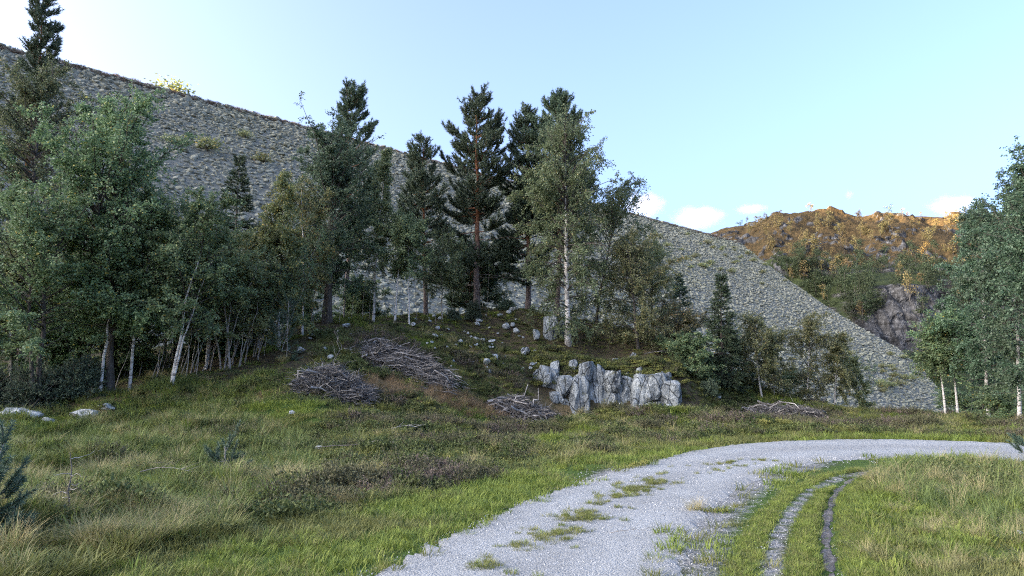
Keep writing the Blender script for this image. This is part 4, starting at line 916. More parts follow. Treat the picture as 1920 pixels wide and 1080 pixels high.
# ------------------------------------------------------------------ rock outcrop: upright slabs
def slab_mesh(seed, wx, dy, hz, m, lean=0.0, taper=.12):
    """an upright weathered slab: rounded block, split by cracks, base at z = 0"""
    r = np.random.default_rng(seed); V, Fc = ICO[3]; V = V.copy(); p = r.uniform(6, 10)
    V = V / (np.abs(V) ** p).sum(1, keepdims=True) ** (1 / p)
    for _ in range(5):
        n = unit(r.normal(size=3) * np.array([1, 1, .6])); d = r.uniform(.86, 1.2); h = V @ n; V = V - np.outer(np.maximum(h - d, 0), n)
    t = (V[:, 2] + 1) / 2
    V[:, 0] *= 1 - taper * t * r.uniform(.3, 1.4); V[:, 2] += .16 * r.normal() * V[:, 0]
    q = np.stack([V[:, 0] * wx * 1.6 + seed * 3.1, V[:, 2] * hz * .9 + V[:, 1] * dy], 1)
    V[:, 1] += (fbm(q[:, 0] * 2.2, q[:, 1] * 1.1, seed, 4) - .5) * .40; V[:, 0] += (fbm(q[:, 1] * 1.3, q[:, 0] * .7 + 5, seed + 9, 3) - .5) * .28
    V = V * np.array([wx / 2, dy / 2, hz / 2]); V[:, 2] += hz / 2; V[:, 0] += lean * V[:, 2]
    return mesh('slab', V, Fc, m, False)
oc_c = at(1140, 787, 35.0); oc = empty('rock_outcrop', (oc_c[0], 35.0, 0)); tag(oc, 'pale grey outcrop of upright split rock slabs at the foot of the knoll', 'rock')
slabs = [(996, 1016, 693, 722, 35.5, 0), (1012, 1041, 688, 733, 35.2, 0), (1034, 1049, 678, 712, 35.5, .05), (1047, 1072, 706, 768, 34.7, .10), (1068, 1099, 706, 778, 34.5, .02), (1086, 1109, 681, 776, 34.9, .04),
         (1106, 1122, 690, 770, 35.3, 0), (1118, 1131, 724, 768, 34.9, 0), (1128, 1143, 690, 760, 35.0, .03), (1140, 1160, 697, 776, 34.6, .05), (1155, 1166, 697, 716, 35.2, 0), (1162, 1186, 708, 762, 34.9, .03),
         (1185, 1212, 702, 775, 34.6, .01), (1210, 1246, 704, 781, 34.5, .08), (1235, 1254, 700, 740, 35.0, .05), (1243, 1279, 716, 788, 34.5, .06), (1170, 1203, 764, 790, 34.1, 0), (1162, 1172, 756, 775, 34.4, 0), (1222, 1246, 776, 792, 34.1, 0),
         (1066, 1081, 675, 702, 35.7, 0), (1030, 1050, 735, 752, 34.6, 0), (1022, 1034, 700, 720, 34.9, 0), (1196, 1206, 690, 708, 35.5, 0), (1098, 1106, 740, 780, 34.4, .02)] + [(1004 + 18.5 * i, 1004 + 18.5 * i + 22, 700 + (i * 37 % 13) - (6 if 3 < i < 12 else 0), 760 + (16 if i > 2 else -20), 35.5, .03) for i in range(14)]
for i, (a, b, t_, bo, y0, ln_) in enumerate(slabs):
    y0 -= .5; A_ = at(a, bo, y0); B_ = at(b, t_, y0); wx = (B_[0] - A_[0]) * 1.27; hz = B_[2] - A_[2] + .15; dy = max(.5, min(1.2, wx * 1.5))
    if hz > 1.5 and i < 24 and i % 2:                    # a level crack splits the tall ones
        f_ = .35 + .3 * ((i * 7) % 5) / 5; u_ = link('slab', slab_mesh(640 + i, wx * .96, dy, hz * (1 - f_) * 1.03, M['outcrop_rock'], ln_), oc); u_.location = ((A_[0] + B_[0]) / 2 - oc_c[0] + ln_ * hz * (f_ - .5) + .03 * ((i % 3) - 1), y0 + dy / 2 - 35.0 + .05 * ((i % 3) - 1), A_[2] - .12 + hz * f_); u_.rotation_euler = (0.03, .04 * ((i % 3) - 1), .15 * ((i % 5) - 2)); hz *= f_ * 1.02
    o = link('slab', slab_mesh(600 + i, wx, dy, hz, M['outcrop_rock'], ln_), oc)
    rr_ = np.random.default_rng(i); o.rotation_euler = (rr_.normal(.03, .05), rr_.normal(0, .06), rr_.normal(0, .22))
    o.location = ((A_[0] + B_[0]) / 2 - ln_ * hz * .5 - oc_c[0], y0 + dy / 2 - 35.0, A_[2] - .12)
V, Fc = ICO[3]; Vb = V / (np.abs(V) ** 4).sum(1, keepdims=True) ** .25; Vb = Vb * np.array([3.35, .9, 1.15]); Vb[:, 1] += (fbm(Vb[:, 0] * 2, Vb[:, 2] * 2, 3) - .5) * .6
Vb[:, 0] += .0; ob = link('bedrock', mesh('bedrock', Vb, Fc, M['outcrop_rock']), oc); ob.location = (.2, .32, .66)

# rocks higher on the knoll, white rocks at the left edge
stone_m = [rock_mesh('stone', 700 + i, M['white_stone'], 2, .35, .5) for i in range(8)]
grey_m = [rock_mesh('boulder', 720 + i, M['outcrop_rock'], 3, .5, .35) for i in range(4)]
def put_rock(name, me, px_, py_, Y_, wpx, hpx_, label, group=None, rz=0, sink=.35, flat=1.0):
    p = at(px_, py_, Y_); W_ = wpx / F * Y_ / 2 * 1.15; H_ = hpx_ / F * Y_ / 2 * 1.15
    o = link(name, me); g_ = gz(p[0], Y_); o.location = (p[0], Y_, g_ + H_ * (1 - sink)); o.scale = (W_, W_ * flat, H_); o.rotation_euler = (0, 0, rz); tag(o, label, 'rock', group); return o
put_rock('boulder', grey_m[0], 1032, 628, 38.6, 26, 50, 'tall leaning grey boulder left of the white birch trunk', None, .3, .15)
put_rock('boulder', grey_m[1], 1054, 640, 39.2, 18, 30, 'grey boulder half hidden behind the white birch trunk', None, 1.3, .2)
put_rock('boulder', grey_m[2], 1005, 636, 38.2, 14, 22, 'upright pale stone left of the tall leaning boulder', None, .3, .1)
put_rock('boulder', grey_m[3], 985, 668, 36.8, 16, 14, 'blocky pale stone above the left end of the rock outcrop', None, .1, .2)
put_rock('boulder', grey_m[1], 1187, 676, 36.6, 15, 17, 'pointed white stone on the moss above the rock outcrop', None, .7, .1)
put_rock('boulder', grey_m[2], 1155, 672, 36.8, 18, 14, 'rounded grey stone on the moss above the rock outcrop', None, 2.1, .3)
put_rock('boulder', stone_m[0], 15, 762, 23.5, 60, 46, 'largest white rock at the left edge below the juniper', None, .4, .75)
put_rock('boulder', stone_m[1], 60, 757, 23.9, 42, 26, 'white rock right of the largest rock at the left edge', None, 1.4, .75)
put_rock('boulder', stone_m[2], 92, 765, 23.6, 28, 20, 'small white rock ending the row at the left edge', None, 2.4, .75)
put_rock('boulder', stone_m[3], 40, 742, 24.4, 30, 20, 'small white rock just under the dark juniper', None, .9, .75)
put_rock('boulder', stone_m[4], 160, 763, 24.2, 46, 18, 'flat white rock below the leftmost white stem', None, .2, .75)
put_rock('boulder', stone_m[5], 200, 757, 24.7, 34, 12, 'flat grey white rock right of the flat white rock', None, 1.2, .75)
put_rock('boulder', stone_m[6], 3, 795, 21.0, 30, 26, 'white rock cut by the left edge above the young pine', None, 1.2, .75)
rk_ = np.random.default_rng(21); n_ = 0
while n_ < 100:
    u_ = rk_.random()
    if u_ < .45: px_, py_, Y_ = rk_.uniform(800, 975), rk_.uniform(585, 655), None
    elif u_ < .85: px_, py_, Y_ = rk_.uniform(560, 900), rk_.uniform(600, 700), None
    else: px_, py_, Y_ = rk_.uniform(900, 1010), rk_.uniform(620, 720), None
    ys = np.linspace(27, 46, 120); pr = np.array([at(px_, py_, v)[2] for v in ys]); gzs = ground_z(np.array([at(px_, py_, v)[0] for v in ys]), ys); k = np.argmax(gzs >= pr)
    if gzs[k] < pr[k]: continue
    Y_ = ys[k]; big = rk_.random() ** 2.2; wpx = 5 + 12 * big
    o = link('stone', stone_m[rk_.integers(8)]); x = at(px_, py_, Y_)[0]; W_ = wpx / F * Y_ / 2; o.location = (x, Y_, gz(x, Y_) + W_ * .5 + .06); o.scale = (W_ * rk_.uniform(.8, 1.4), W_, W_ * rk_.uniform(.5, .9)); o.rotation_euler = (rk_.normal(0, .2), rk_.normal(0, .2), rk_.uniform(0, 6.28))
    tag(o, ('larger' if wpx > 9 else 'small') + ' white stone on the knoll ' + ('below the red trunked pine' if px_ > 850 and py_ < 640 else 'left of the rock outcrop' if px_ > 880 else 'below the young bare stemmed birches' if py_ < 640 else 'around the largest brush pile' if px_ > 650 else 'above the leftmost twig heap'), 'stone', 'white stones on the knoll slope'); n_ += 1
for (px_, py_, wpx, lab) in [(495, 806, 9, 'small pale stone in the meadow left of the small twig heap'), (545, 815, 12, 'white stone with moss in the middle of the meadow'), (598, 845, 12, 'pale upright stone in the meadow beside a fallen branch'), (705, 835, 7, 'small dark grey stone in the meadow centre'),
                             (1255, 808, 11, 'flat white stone on the verge below the rock outcrop'), (1350, 785, 9, 'flat white stone on the verge right of the rock outcrop'), (1690, 791, 12, 'flat pale stone on the verge before the right wood'), (1735, 792, 9, 'smaller flat pale stone on the verge before the right wood'), (1915, 1022, 10, 'pale stone in the rough grass at the right edge')]:
    p = ground_px(px_, py_, 0.15 if px_ < 800 else -.05); Y_ = p[1]; W_ = wpx / F * Y_ / 2; o = link('stone', stone_m[rk_.integers(8)]); o.location = (p[0], Y_, gz(p[0], Y_) + W_ * .4 + .08); o.scale = (W_ * 1.2, W_, W_ * .7); o.rotation_euler[2] = rk_.uniform(0, 6); tag(o, lab, 'stone')

# ------------------------------------------------------------------ brush piles
def stick_mesh(seed, L=1.0, r0=.02, bend=.08, fork=True):
    r = np.random.default_rng(seed); K = 7; t = np.linspace(0, 1, K); P = np.zeros((1, K, 3)); P[0, :, 0] = (t - .5) * L; P[0, :, 1:] = np.cumsum(r.normal(0, bend * L / 4, (K, 2)), 0)
    P[0, :, 1:] -= P[0, :, 1:].mean(0); parts = [tubes(P, (r0 * (1 - .65 * t))[None], 6)]
    if fork:
        for _ in range(2):
            i = r.integers(2, 6); d = unit(np.array([1, r.normal(0, .5), r.normal(0, .35)])); Q_ = (P[0, i] + d * (np.linspace(0, r.uniform(.2, .4) * L, 4))[:, None])[None]; Q_[0, 1:-1] += r.normal(0, .01, (2, 3)); parts.append(tubes(Q_, np.linspace(r0 * .6, r0 * .2, 4)[None], 5))
    return mesh('stick', *join(parts), M['dead_wood'], True)
STK = [stick_mesh(800 + i, 1.0, .011 + .006 * (i % 3), .10 + .08 * (i % 4)) for i in range(10)]
def brush_pile(px_, Y_, Lx, Wy, Hz, n, ntw, ang, spread, lab, seed, slen=(1.2, 2.6), curl=.1, tilt=0.0, logs=()):
    r = np.random.default_rng(seed); x0 = xz(px_, Y_); z0 = gz(x0, Y_); e = empty('brush_pile', (x0, Y_, z0)); tag(e, lab, 'brush pile')
    ca, sa = math.cos(ang), math.sin(ang)
    def place(k):
        u = r.uniform(-1, 1, k) * .78; v = r.normal(0, .38, k); dome = np.clip(1 - u ** 2 * .9 - np.minimum(v * v, 1) * .8, .05, 1); h = dome * Hz * r.uniform(.25, 1.0, k) ** .6
        lx, ly = u * Lx / 2, v * Wy / 2; wx_, wy_ = lx * ca - ly * sa, lx * sa + ly * ca; zg_ = ground_z(x0 + wx_, Y_ + wy_) - z0
        return np.stack([wx_, wy_, zg_ + h], 1), u, dome
    P, u, dome = place(n)
    for i in range(n):
        o = link('stick', STK[r.integers(10)], e); L = r.uniform(*slen) * (1 - .3 * abs(u[i])); o.location = P[i]; th = r.uniform(.5, 1.3) if r.random() < .75 else r.uniform(1.3, 2.4)
        o.scale = (L, th * 1.4, th * 1.4); o.rotation_euler = (r.uniform(0, 6.28), tilt + r.normal(0, .10) + .22 * u[i] * Hz, ang + r.normal(0, spread))
    # fine twigs of the heap
    P, u, dome = place(ntw); d = np.stack([np.cos(ang + r.normal(0, spread * 1.8, ntw)), np.sin(ang + r.normal(0, spread * 1.8, ntw)), r.normal(0, .28, ntw) - tilt], 1); d = unit(d) * np.where(r.random(ntw) < .5, -1, 1)[:, None]
    tl = r.uniform(.3, .9, ntw); t = np.linspace(0, 1, 4); TP = P[:, None] + d[:, None] * (tl[:, None] * (t - .4))[:, :, None]; TP += np.cumsum(r.normal(0, curl * .35, TP.shape), 1) * tl[:, None, None]
    o = link('twigs', mesh('twigs', *tubes(TP, np.tile(np.array([.010, .008, .006, .003]), (ntw, 1)), 3), M['dead_twig']), e); o['kind'] = 'stuff'
    for (dx, dy, dz, L, th, rz, ry) in logs:
        o = link('log', STK[1], e); o.location = (dx, dy, dz); o.scale = (L, th, th); o.rotation_euler = (0, ry, rz); o['label'] = 'pale barkless log on top of the pile'
    return e
brush_pile(628, 26.4, 3.3, 1.9, .8, 80, 2600, .05, .9, 'small rounded heap of grey twigs at the meadow edge, leftmost pile', 31, (.7, 1.5), .3)
bp2 = brush_pile(757, 30.6, 4.7, 2.2, .75, 230, 2400, -.30, .36, 'long heap of grey branches on the slope, largest of the piles', 32, (1.2, 2.5), .12, .10)
brush_pile(992, 30.4, 3.1, 1.8, .85, 95, 1900, -.15, .5, 'heap of pale sticks left of the rock outcrop, with a white log on top', 33, (.9, 1.9), .2, .12, [(-.75, -.3, .82, 1.9, 4.0, .1, -.32), (.1, -.4, .72, 1.1, 4.2, .1, -.4)])
brush_pile(1468, 36.3, 4.1, 1.8, .75, 95, 1700, -.05, .5, 'heap of dark branches at the roadside right of the knoll, rightmost pile', 34, (1.0, 2.2), .25, .1)
# loose fallen branches
def branch_mesh(seed, L, r0, nf=5):
    r = np.random.default_rng(seed); K = 9; t = np.linspace(0, 1, K); P = np.zeros((1, K, 3)); P[0, :, 0] = (t - .5) * L; P[0, :, 1] = np.cumsum(r.normal(0, .05 * L, K)); P[0, :, 2] = .03 + .10 * L * np.sin(t * math.pi) * r.uniform(.3, 1); parts = [tubes(P, (r0 * (1 - .8 * t))[None], 6)]
    for _ in range(nf):
        i = r.integers(2, 8); d = unit(np.array([1, r.normal(0, .9), abs(r.normal(.2, .4))])); s = np.linspace(0, r.uniform(.15, .45) * L, 5); Q_ = (P[0, i] + d * s[:, None])[None]; Q_[0, :, 1] += np.cumsum(r.normal(0, .02 * L, 5)); parts.append(tubes(Q_, np.linspace(r0 * .55, r0 * .15, 5)[None], 5))
    return mesh('fallen_branch', *join(parts), M['dead_wood'], True)
for i, (px_, Y_, L, r0, rz, lab) in enumerate([(215, 10.2, .5, .009, .5, 'bent pale branch in the hollow right of the dead sapling'), (325, 12.2, .9, .008, .1, 'long thin pale branch lying in the dry grass of the hollow'), (300, 14.5, .8, .007, .5, 'curved thin pale branch across the dark hollow'),
        (650, 16.5, 1.2, .013, .15, 'pale forked branch lying on the heather of the meadow'), (720, 17.5, .7, .01, -.3, 'short pale twig on the heather right of the forked branch'), (760, 21, .8, .012, .4, 'small pile of pale twigs at the top of the meadow'),
        (1205, 32, 1.8, .018, .35, 'dark thin branch lying below the rock slabs'), (1300, 34, 1.5, .03, 1.2, 'splayed grey root stump right of the rock outcrop'), (1180, 8.2, .5, .004, -.1, 'thin dark twig lying on the gravel road'), (640, 27.8, 1.8, .018, 1.3, 'bare branch sticking up from the leftmost twig heap'), (1235, 38.2, 2.2, .02, .6, 'dead pale branch on the right slope of the knoll')]):
    x = xz(px_, Y_); o = link('fallen_branch', branch_mesh(850 + i, L, r0)); o.location = (x, Y_, gz(x, Y_) + (.03 if px_ == 1180 else .16)); o.rotation_euler[2] = rz; tag(o, lab, 'branch')
    if px_ == 640: o.rotation_euler = (0, -1.2, rz); o.location.z += .9
    if px_ == 1300: o.rotation_euler = (0, -.9, rz); o.location.z += .3
# dead sapling in the left foreground
def dead_sapling(seed, H):
    r = np.random.default_rng(seed); K = 10; t = np.linspace(0, 1, K); P = np.zeros((1, K, 3)); P[0, :, 2] = t * H; P[0, :, :2] = np.cumsum(r.normal(0, .02 * H, (K, 2)), 0); W_ = [tubes(P, np.linspace(.013, .004, K)[None], 6)]; nb = 11
    i = r.integers(1, 9, nb); az = r.uniform(0, 6.28, nb); s = np.linspace(0, 1, 6); L = H * r.uniform(.18, .42, nb); B = P[0, i][:, None] + np.stack([np.cos(az), np.sin(az), np.full(nb, .15)], 1)[:, None] * (L[:, None] * s)[:, :, None]
    B[:, :, 2] -= L[:, None] * .6 * (s ** 2)[None] * r.uniform(-.2, 1, nb)[:, None]; B += np.cumsum(r.normal(0, .012, B.shape), 1); S_ = tubes(B, np.tile(np.linspace(.006, .002, 6), (nb, 1)), 4)
    return join(W_), S_
x = xz(148, 8.6); e = empty('dead_sapling', (x, 8.6, gz(x, 8.6))); tag(e, 'bare dead grey sapling with crooked twigs at the lower left', 'sapling'); g = dead_sapling(4, .78)
link('stem', mesh('stem', *g[0], M['dead_wood'], True), e); link('twigs', mesh('twigs', *g[1], M['dead_wood'], True), e)

# ------------------------------------------------------------------ shrubs on the dam
def shrub_mesh(seed, m): 
    r = np.random.default_rng(seed); n = 420; nc = 12; cc = unit(r.normal(size=(nc, 3))) * np.array([.75, .75, .5]) * r.uniform(.4, 1, (nc, 1)); cc[:, 2] = np.abs(cc[:, 2]) + .15; P = cc[r.integers(0, nc, n)] + r.normal(0, .2, (n, 3)); P[:, 2] = np.abs(P[:, 2])
    lv, lf = leaf_quads(r, P, r.normal(size=(n, 3)), .15, .7, .5); st = np.stack([np.zeros((nc, 3)), cc * .5, cc], 1); tv, tf = tubes(st, np.tile([.03, .02, .01], (nc, 1)), 3); V, Fc = join([(tv, tf), (lv, lf)])
    return mesh('dam_shrub', V, Fc, None, False, [M['grey_bark'], m], np.r_[np.zeros(len(tf)), np.ones(len(lf))])
SH = [shrub_mesh(900 + i, M['leaf_yellow'] if i % 2 else M['leaf_olive']) for i in range(4)]
rd = np.random.default_rng(8)
def put_shrub(px_, py_, sc, lab, group=None):
    s_, q_ = dam_sq(px_, py_); p = dam_xyz(np.array(s_), np.array(q_)); o = link('dam_shrub', SH[1 if sc == 3.0 else rd.integers(4)]); o.location = p + np.array([0, 0, .25]); o.scale = (sc * 1.3, sc * 1.3, sc); o.rotation_euler[2] = rd.uniform(0, 6); tag(o, lab, 'shrub', group)
for (a, b, s_, lab) in [(322, 166, 3.0, 'golden lit shrub on the dam crest at the upper left'), (330, 272, 1.6, 'green shrub on the dam slope just right of the broad left tree'), (388, 282, 2.0, 'yellow green wide shrub on the dam slope below the crest shrub'), (459, 259, 1.3, 'small green shrub high on the dam slope'), (495, 306, 1.6, 'yellow green shrub on the dam slope above the yellowish birch')]: put_shrub(a, b, s_, lab)
n_ = 0
while n_ < 32:
    px_, py_ = rd.uniform(1215, 1480), rd.uniform(440, 560)
    s_, q_ = dam_sq(px_, py_)
    if q_ < 6 or s_ > smax(q_) - 4: continue
    if rd.random() > np.exp(-((py_ - (472 + (px_ - 1215) * .12)) / 30) ** 2) + .06: continue
    put_shrub(px_, py_, rd.uniform(.6, 1.5), ('large' if rd.random() < 0 else 'low') + ' olive shrub on the right dam slope, ' + ('close under the crest' if py_ < 470 else 'near the far hill edge' if px_ > 1390 else 'in the middle of the green band' if py_ < 505 else 'low above the spruces'), 'shrubs on the right dam slope'); n_ += 1
for _ in range(26):
    px_, py_ = rd.uniform(1590, 1730), rd.uniform(660, 745); s_, q_ = dam_sq(px_, py_)
    if s_ < smax(q_) - 2: put_shrub(px_, py_, rd.uniform(.6, 1.5), 'low pale green shrub near the foot of the right dam slope', 'shrubs at the dam foot')

# ------------------------------------------------------------------ clouds
t = NT('cloud_vapour'); tc = t.n('ShaderNodeTexCoord'); p = tc.outputs['Object']; ln_ = t.n('ShaderNodeVectorMath', operation='LENGTH'); t.l(p, ln_.inputs[0])
nn = t.noise(2.2, 6, .62, p); fall = t.math('SUBTRACT', 1.0, ln_.outputs['Value']); dn = t.math('SUBTRACT', t.math('ADD', fall, t.math('MULTIPLY', nn, 1.1)), .72); dn = t.math('MULTIPLY', dn, .006, False); dn = t.math('MINIMUM', t.math('MAXIMUM', dn, 0.0), .018)
pv = t.n('ShaderNodeVolumePrincipled'); pv.inputs['Color'].default_value = (1, .96, .90, 1); pv.inputs['Anisotropy'].default_value = .2; t.l(dn, pv.inputs['Density']); t.l(pv.outputs[0], t.out.inputs['Volume']); M['cloud'] = t.m
for i, (a, b, w_, h_, lab) in enumerate([(1205, 385, 110, 75, 'cream cloud just above the dam crest beside the birch'), (1308, 408, 130, 62, 'cream cloud resting on the dam crest'), (1408, 392, 80, 26, 'faint flat cloud left of the lit hilltop'), (1592, 365, 22, 26, 'tiny pink cloud puff above the lit hilltop'), (1788, 385, 120, 52, 'cream cloud above the hill near the right wood')]):
    c = at(a, b, 3000); k = 3000 / F; V, Fc = ICO[3]; V = V.copy(); o = link('cloud', mesh('cloud', V * 1.05, Fc, M['cloud'], True)); o.location = c; o.scale = (w_ / 2 * k * 1.0, w_ / 2.5 * k, h_ / 2 * k * .95); tag(o, lab, 'cloud')

# ------------------------------------------------------------------ grass, heather, pebbles
def blades(seed, n, h, spread, wd, curl=.5, hv_=.4, lean=.35, seg=3):
    r = np.random.default_rng(seed); az = r.uniform(0, 6.28, n); rr = spread * np.sqrt(r.random(n)); b = np.stack([np.cos(az) * rr, np.sin(az) * rr, np.zeros(n)], 1)
    d = unit(np.stack([np.cos(az), np.sin(az), np.zeros(n)], 1) + r.normal(0, .7, (n, 3)) * np.array([1, 1, 0])); hh = h * r.uniform(1 - hv_, 1 + hv_ * .5, n); ln = lean * r.uniform(.2, 1.4, n); cu = curl * r.uniform(.2, 1.3, n)
    t = np.linspace(0, 1, seg + 1); ext = hh[:, None] * (ln[:, None] * t + cu[:, None] * t ** 2.2); zz = hh[:, None] * (t - .35 * cu[:, None] * t ** 2.5)
    P = b[:, None] + d[:, None] * ext[:, :, None]; P[:, :, 2] += zz; sd_ = np.stack([-d[:, 1], d[:, 0], np.zeros(n)], 1); wv = wd * r.uniform(.6, 1.3, n)[:, None] * (1 - t ** 1.5 * .9)[None]
    V = np.stack([P - sd_[:, None] * wv[:, :, None] / 2, P + sd_[:, None] * wv[:, :, None] / 2], 2).reshape(-1, 3); I = np.arange(n * (seg + 1) * 2).reshape(n, seg + 1, 2)
    return V, np.stack([I[:, :-1, 0], I[:, :-1, 1], I[:, 1:, 1], I[:, 1:, 0]], -1).reshape(-1, 4)
def sprigs(seed, n, h, spread, leaf, k=14):
    r = np.random.default_rng(seed); az = r.uniform(0, 6.28, n); rr = spread * np.sqrt(r.random(n)); b = np.stack([np.cos(az) * rr, np.sin(az) * rr, np.zeros(n)], 1); d = unit(np.stack([np.cos(az) * .5, np.sin(az) * .5, np.ones(n)], 1) + r.normal(0, .35, (n, 3))); hh = h * r.uniform(.5, 1.15, n) * (1 - .45 * rr / spread)
    P = b[:, None] + d[:, None] * (hh[:, None] * np.linspace(0, 1, 3))[:, :, None]; tv, tf = tubes(P, np.tile([.0035, .003, .0015], (n, 1)), 3)
    f = r.uniform(.15, 1, (n, k)); lp = (b[:, None] + d[:, None] * (hh[:, None] * f)[:, :, None]).reshape(-1, 3) + r.normal(0, .008, (n * k, 3)); lv, lf = leaf_quads(r, lp, r.normal(size=(n * k, 3)) + np.array([0, 0, .6]), leaf, .6, .5)
    return join([(tv, tf), (lv, lf)])
def protos(name, m, gen, n=4): return [mesh(name, *gen(i), m) for i in range(n)]
PR = dict(
  green=protos('grass_tuft', M['grass_green'], lambda i: blades(10 + i, 38, .085, .13, .009, .6, .5, .5)),
  dull=protos('grass_tuft', M['grass_dull'], lambda i: blades(20 + i, 38, .10, .13, .009, .6, .5, .5)),
  cool=protos('grass_tuft', M['grass_cool'], lambda i: blades(30 + i, 36, .20, .14, .0095, .7, .5, .4)),
  straw=protos('grass_tuft', M['grass_straw'], lambda i: blades(40 + i, 60, .40, .10, .0075, .8, .45, .35)),
  tan=protos('grass_tuft', M['grass_tan'], lambda i: blades(50 + i, 40, .34, .12, .008, .35, .4, .2)),
  heather=protos('heather_sprig', M['heather'], lambda i: sprigs(60 + i, 42, .22, .16, .022)),
  purple=protos('heather_sprig', M['heather_purple'], lambda i: sprigs(70 + i, 42, .24, .17, .022)),
  bilberry=protos('bilberry_sprig', M['bilberry'], lambda i: sprigs(80 + i, 36, .17, .17, .030, 12)),
  moss=protos('moss_cushion', M['moss'], lambda i: sprigs(90 + i, 60, .06, .14, .018, 8)))
rg = np.random.default_rng(99)
def sample(n, y0, y1, umax=.78, pw=1.0):
    """points spread over the ground in front of the camera, denser close by"""
    y = (y0 * (y1 / y0) ** rg.random(n)) if pw == 0 else rg.uniform(y0, y1, n); x = rg.uniform(-umax, umax, n) * y; return x, y
BUCK = {k: [] for k in PR}
def emit(kind, x, y, s, sink=.01, zs=None):
    if len(x): BUCK[kind].append((x, y, np.broadcast_to(s, x.shape) * rg.uniform(.7, 1.3, len(x)), sink))
def frac(x, y, f): return rg.random(len(x)) < f
x, y = sample(46000, 4.6, 46)
zn_g, zn_s, zn_b, zn_a = zones(x, y); sd_ = road_sd(x, y)
dr = polydist(x, y, RUT)[0]; dt = polydist(x, y, TRACK)[0]; dm = polydist(x, y, MID)[0]
patch = fbm(x * .9, y * .9, 123, 4); patch2 = fbm(x * .45, y * .45, 321, 4)
outc = (x > at(990, 700, 34)[0]) & (x < at(1290, 700, 34)[0]) & (y > 33.4) & (y < 34.9)
deep = (y > 30.5) & (x < -8.5)
okp = (sd_ > -.34 + .3 * (patch - .5)) & (dr > .13) & ~outc
edge_ok = sstep(-.30, .45, sd_ + (patch - .5) * .7)
right_in = (x > .8) & (y < 16.5) & (sd_ < 1.2) & (x > .0)
trk = np.exp(-(dt / .15) ** 2)
dens = np.where(right_in, np.clip(sstep(.45, .62, patch) * .5, .02, 1), edge_ok) * (1 - .88 * trk)
okp &= rg.random(len(x)) < dens
d_cam = np.hypot(x, y); far_s = np.clip((d_cam / 9) ** .5, .85, 2.0) * np.where(np.minimum(dr, dt) < .4, .62, 1); kn_s = np.clip(far_s, 0, 1.1)
mid_right = (x > 5.2 + .12 * (y - 8)) & (y < 17) & (sd_ > 1.0)
lawn = okp & (zn_g > .33) & ~mid_right
knl = okp & (zn_b > .42)
mead = okp & ~lawn & ~knl & ~mid_right
u_ = rg.random(len(x))
m = lawn & ((u_ < .62) & (patch > .42) | (patch > .58)); emit('green', x[m], y[m], (far_s * 1.0)[m])
m = lawn & ~m; emit('dull', x[m], y[m], (far_s * .9)[m])
tanm = (zn_s > .62) & mead
m = tanm & (u_ < .9); emit('tan', x[m], y[m], (np.clip(far_s, .8, 1.3) * .7)[m])
rest_ = mead & ~tanm
hz = rest_ & (patch2 > .63) & (x > -.22 * y) & (y > 9) & ~((x > .3) & (y < 18)); m = hz & (u_ < .55); emit('heather', x[m], y[m], (far_s * .95)[m]); m = hz & (u_ > .86); emit('purple', x[m], y[m], (far_s * .95)[m]); m = hz & (u_ > .55) & (u_ < .86); emit('dull', x[m], y[m], (far_s * 1.1)[m])
gl = rest_ & ~hz; sp_ = fbm(x * .8, y * .8, 555, 3); lf = gl & (x < -.30 * y + .5); hs = np.clip(far_s, .8, 1.45)
m = lf & (sp_ > .62) & (u_ < .25); emit('straw', x[m], y[m], (np.clip(far_s, .8, 1.15) * .75)[m])
m = lf & (u_ < .52); emit('cool', x[m], y[m], hs[m]); m = lf & (u_ > .52) & (u_ < .68); emit('green', x[m], y[m], (hs * 1.5)[m]); m = lf & (u_ > .68) & (u_ < .80); emit('dull', x[m], y[m], (hs * 1.4)[m]); m = lf & (u_ > .80) & (u_ < .93); emit('bilberry', x[m], y[m], hs[m]); m = lf & (u_ > .96); emit('straw', x[m], y[m], (hs * .6)[m])
rt_ = gl & ~lf; c1 = np.where((x > .3) & (y < 18), 0.0, fbm(x * 1.3, y * 1.3, 777, 3))
m = rt_ & (c1 > .5) & (u_ < .75); emit('bilberry', x[m], y[m], hs[m]); m = rt_ & (c1 > .56) & (u_ > .75); emit('heather', x[m], y[m], hs[m])
m = rt_ & (c1 <= .5) & (u_ < .42); emit('dull', x[m], y[m], (hs * 1.15)[m]); m = rt_ & (c1 <= .5) & (u_ > .42) & (u_ < .66); emit('cool', x[m], y[m], (hs * .7)[m]); m = rt_ & (c1 <= .5) & (u_ > .66) & (u_ < .9); emit('moss', x[m], y[m], (hs * 1.4)[m]); m = rt_ & (c1 <= .5) & (u_ > .9) & (sp_ > .5); emit('straw', x[m], y[m], (hs * .6)[m])
m = mid_right & okp & (u_ < .05 + .16 * (sp_ > .58)); emit('straw', x[m], y[m], (np.clip(far_s, .8, 1.2) * .6)[m]); m = mid_right & okp & (u_ > .35) & (u_ < .55); emit('dull', x[m], y[m], (far_s * .9)[m]); m = mid_right & okp & (u_ > .55) & (u_ < .8); emit('cool', x[m], y[m], far_s[m] * .9); m = mid_right & okp & (u_ > .8); emit('green', x[m], y[m], far_s[m] * 1.0)
gk = knl & (np.hypot((x + 6) / 1.5, y - 32) < 4.5); m = gk & (u_ < .7); emit('green', x[m], y[m], kn_s[m] * .7)
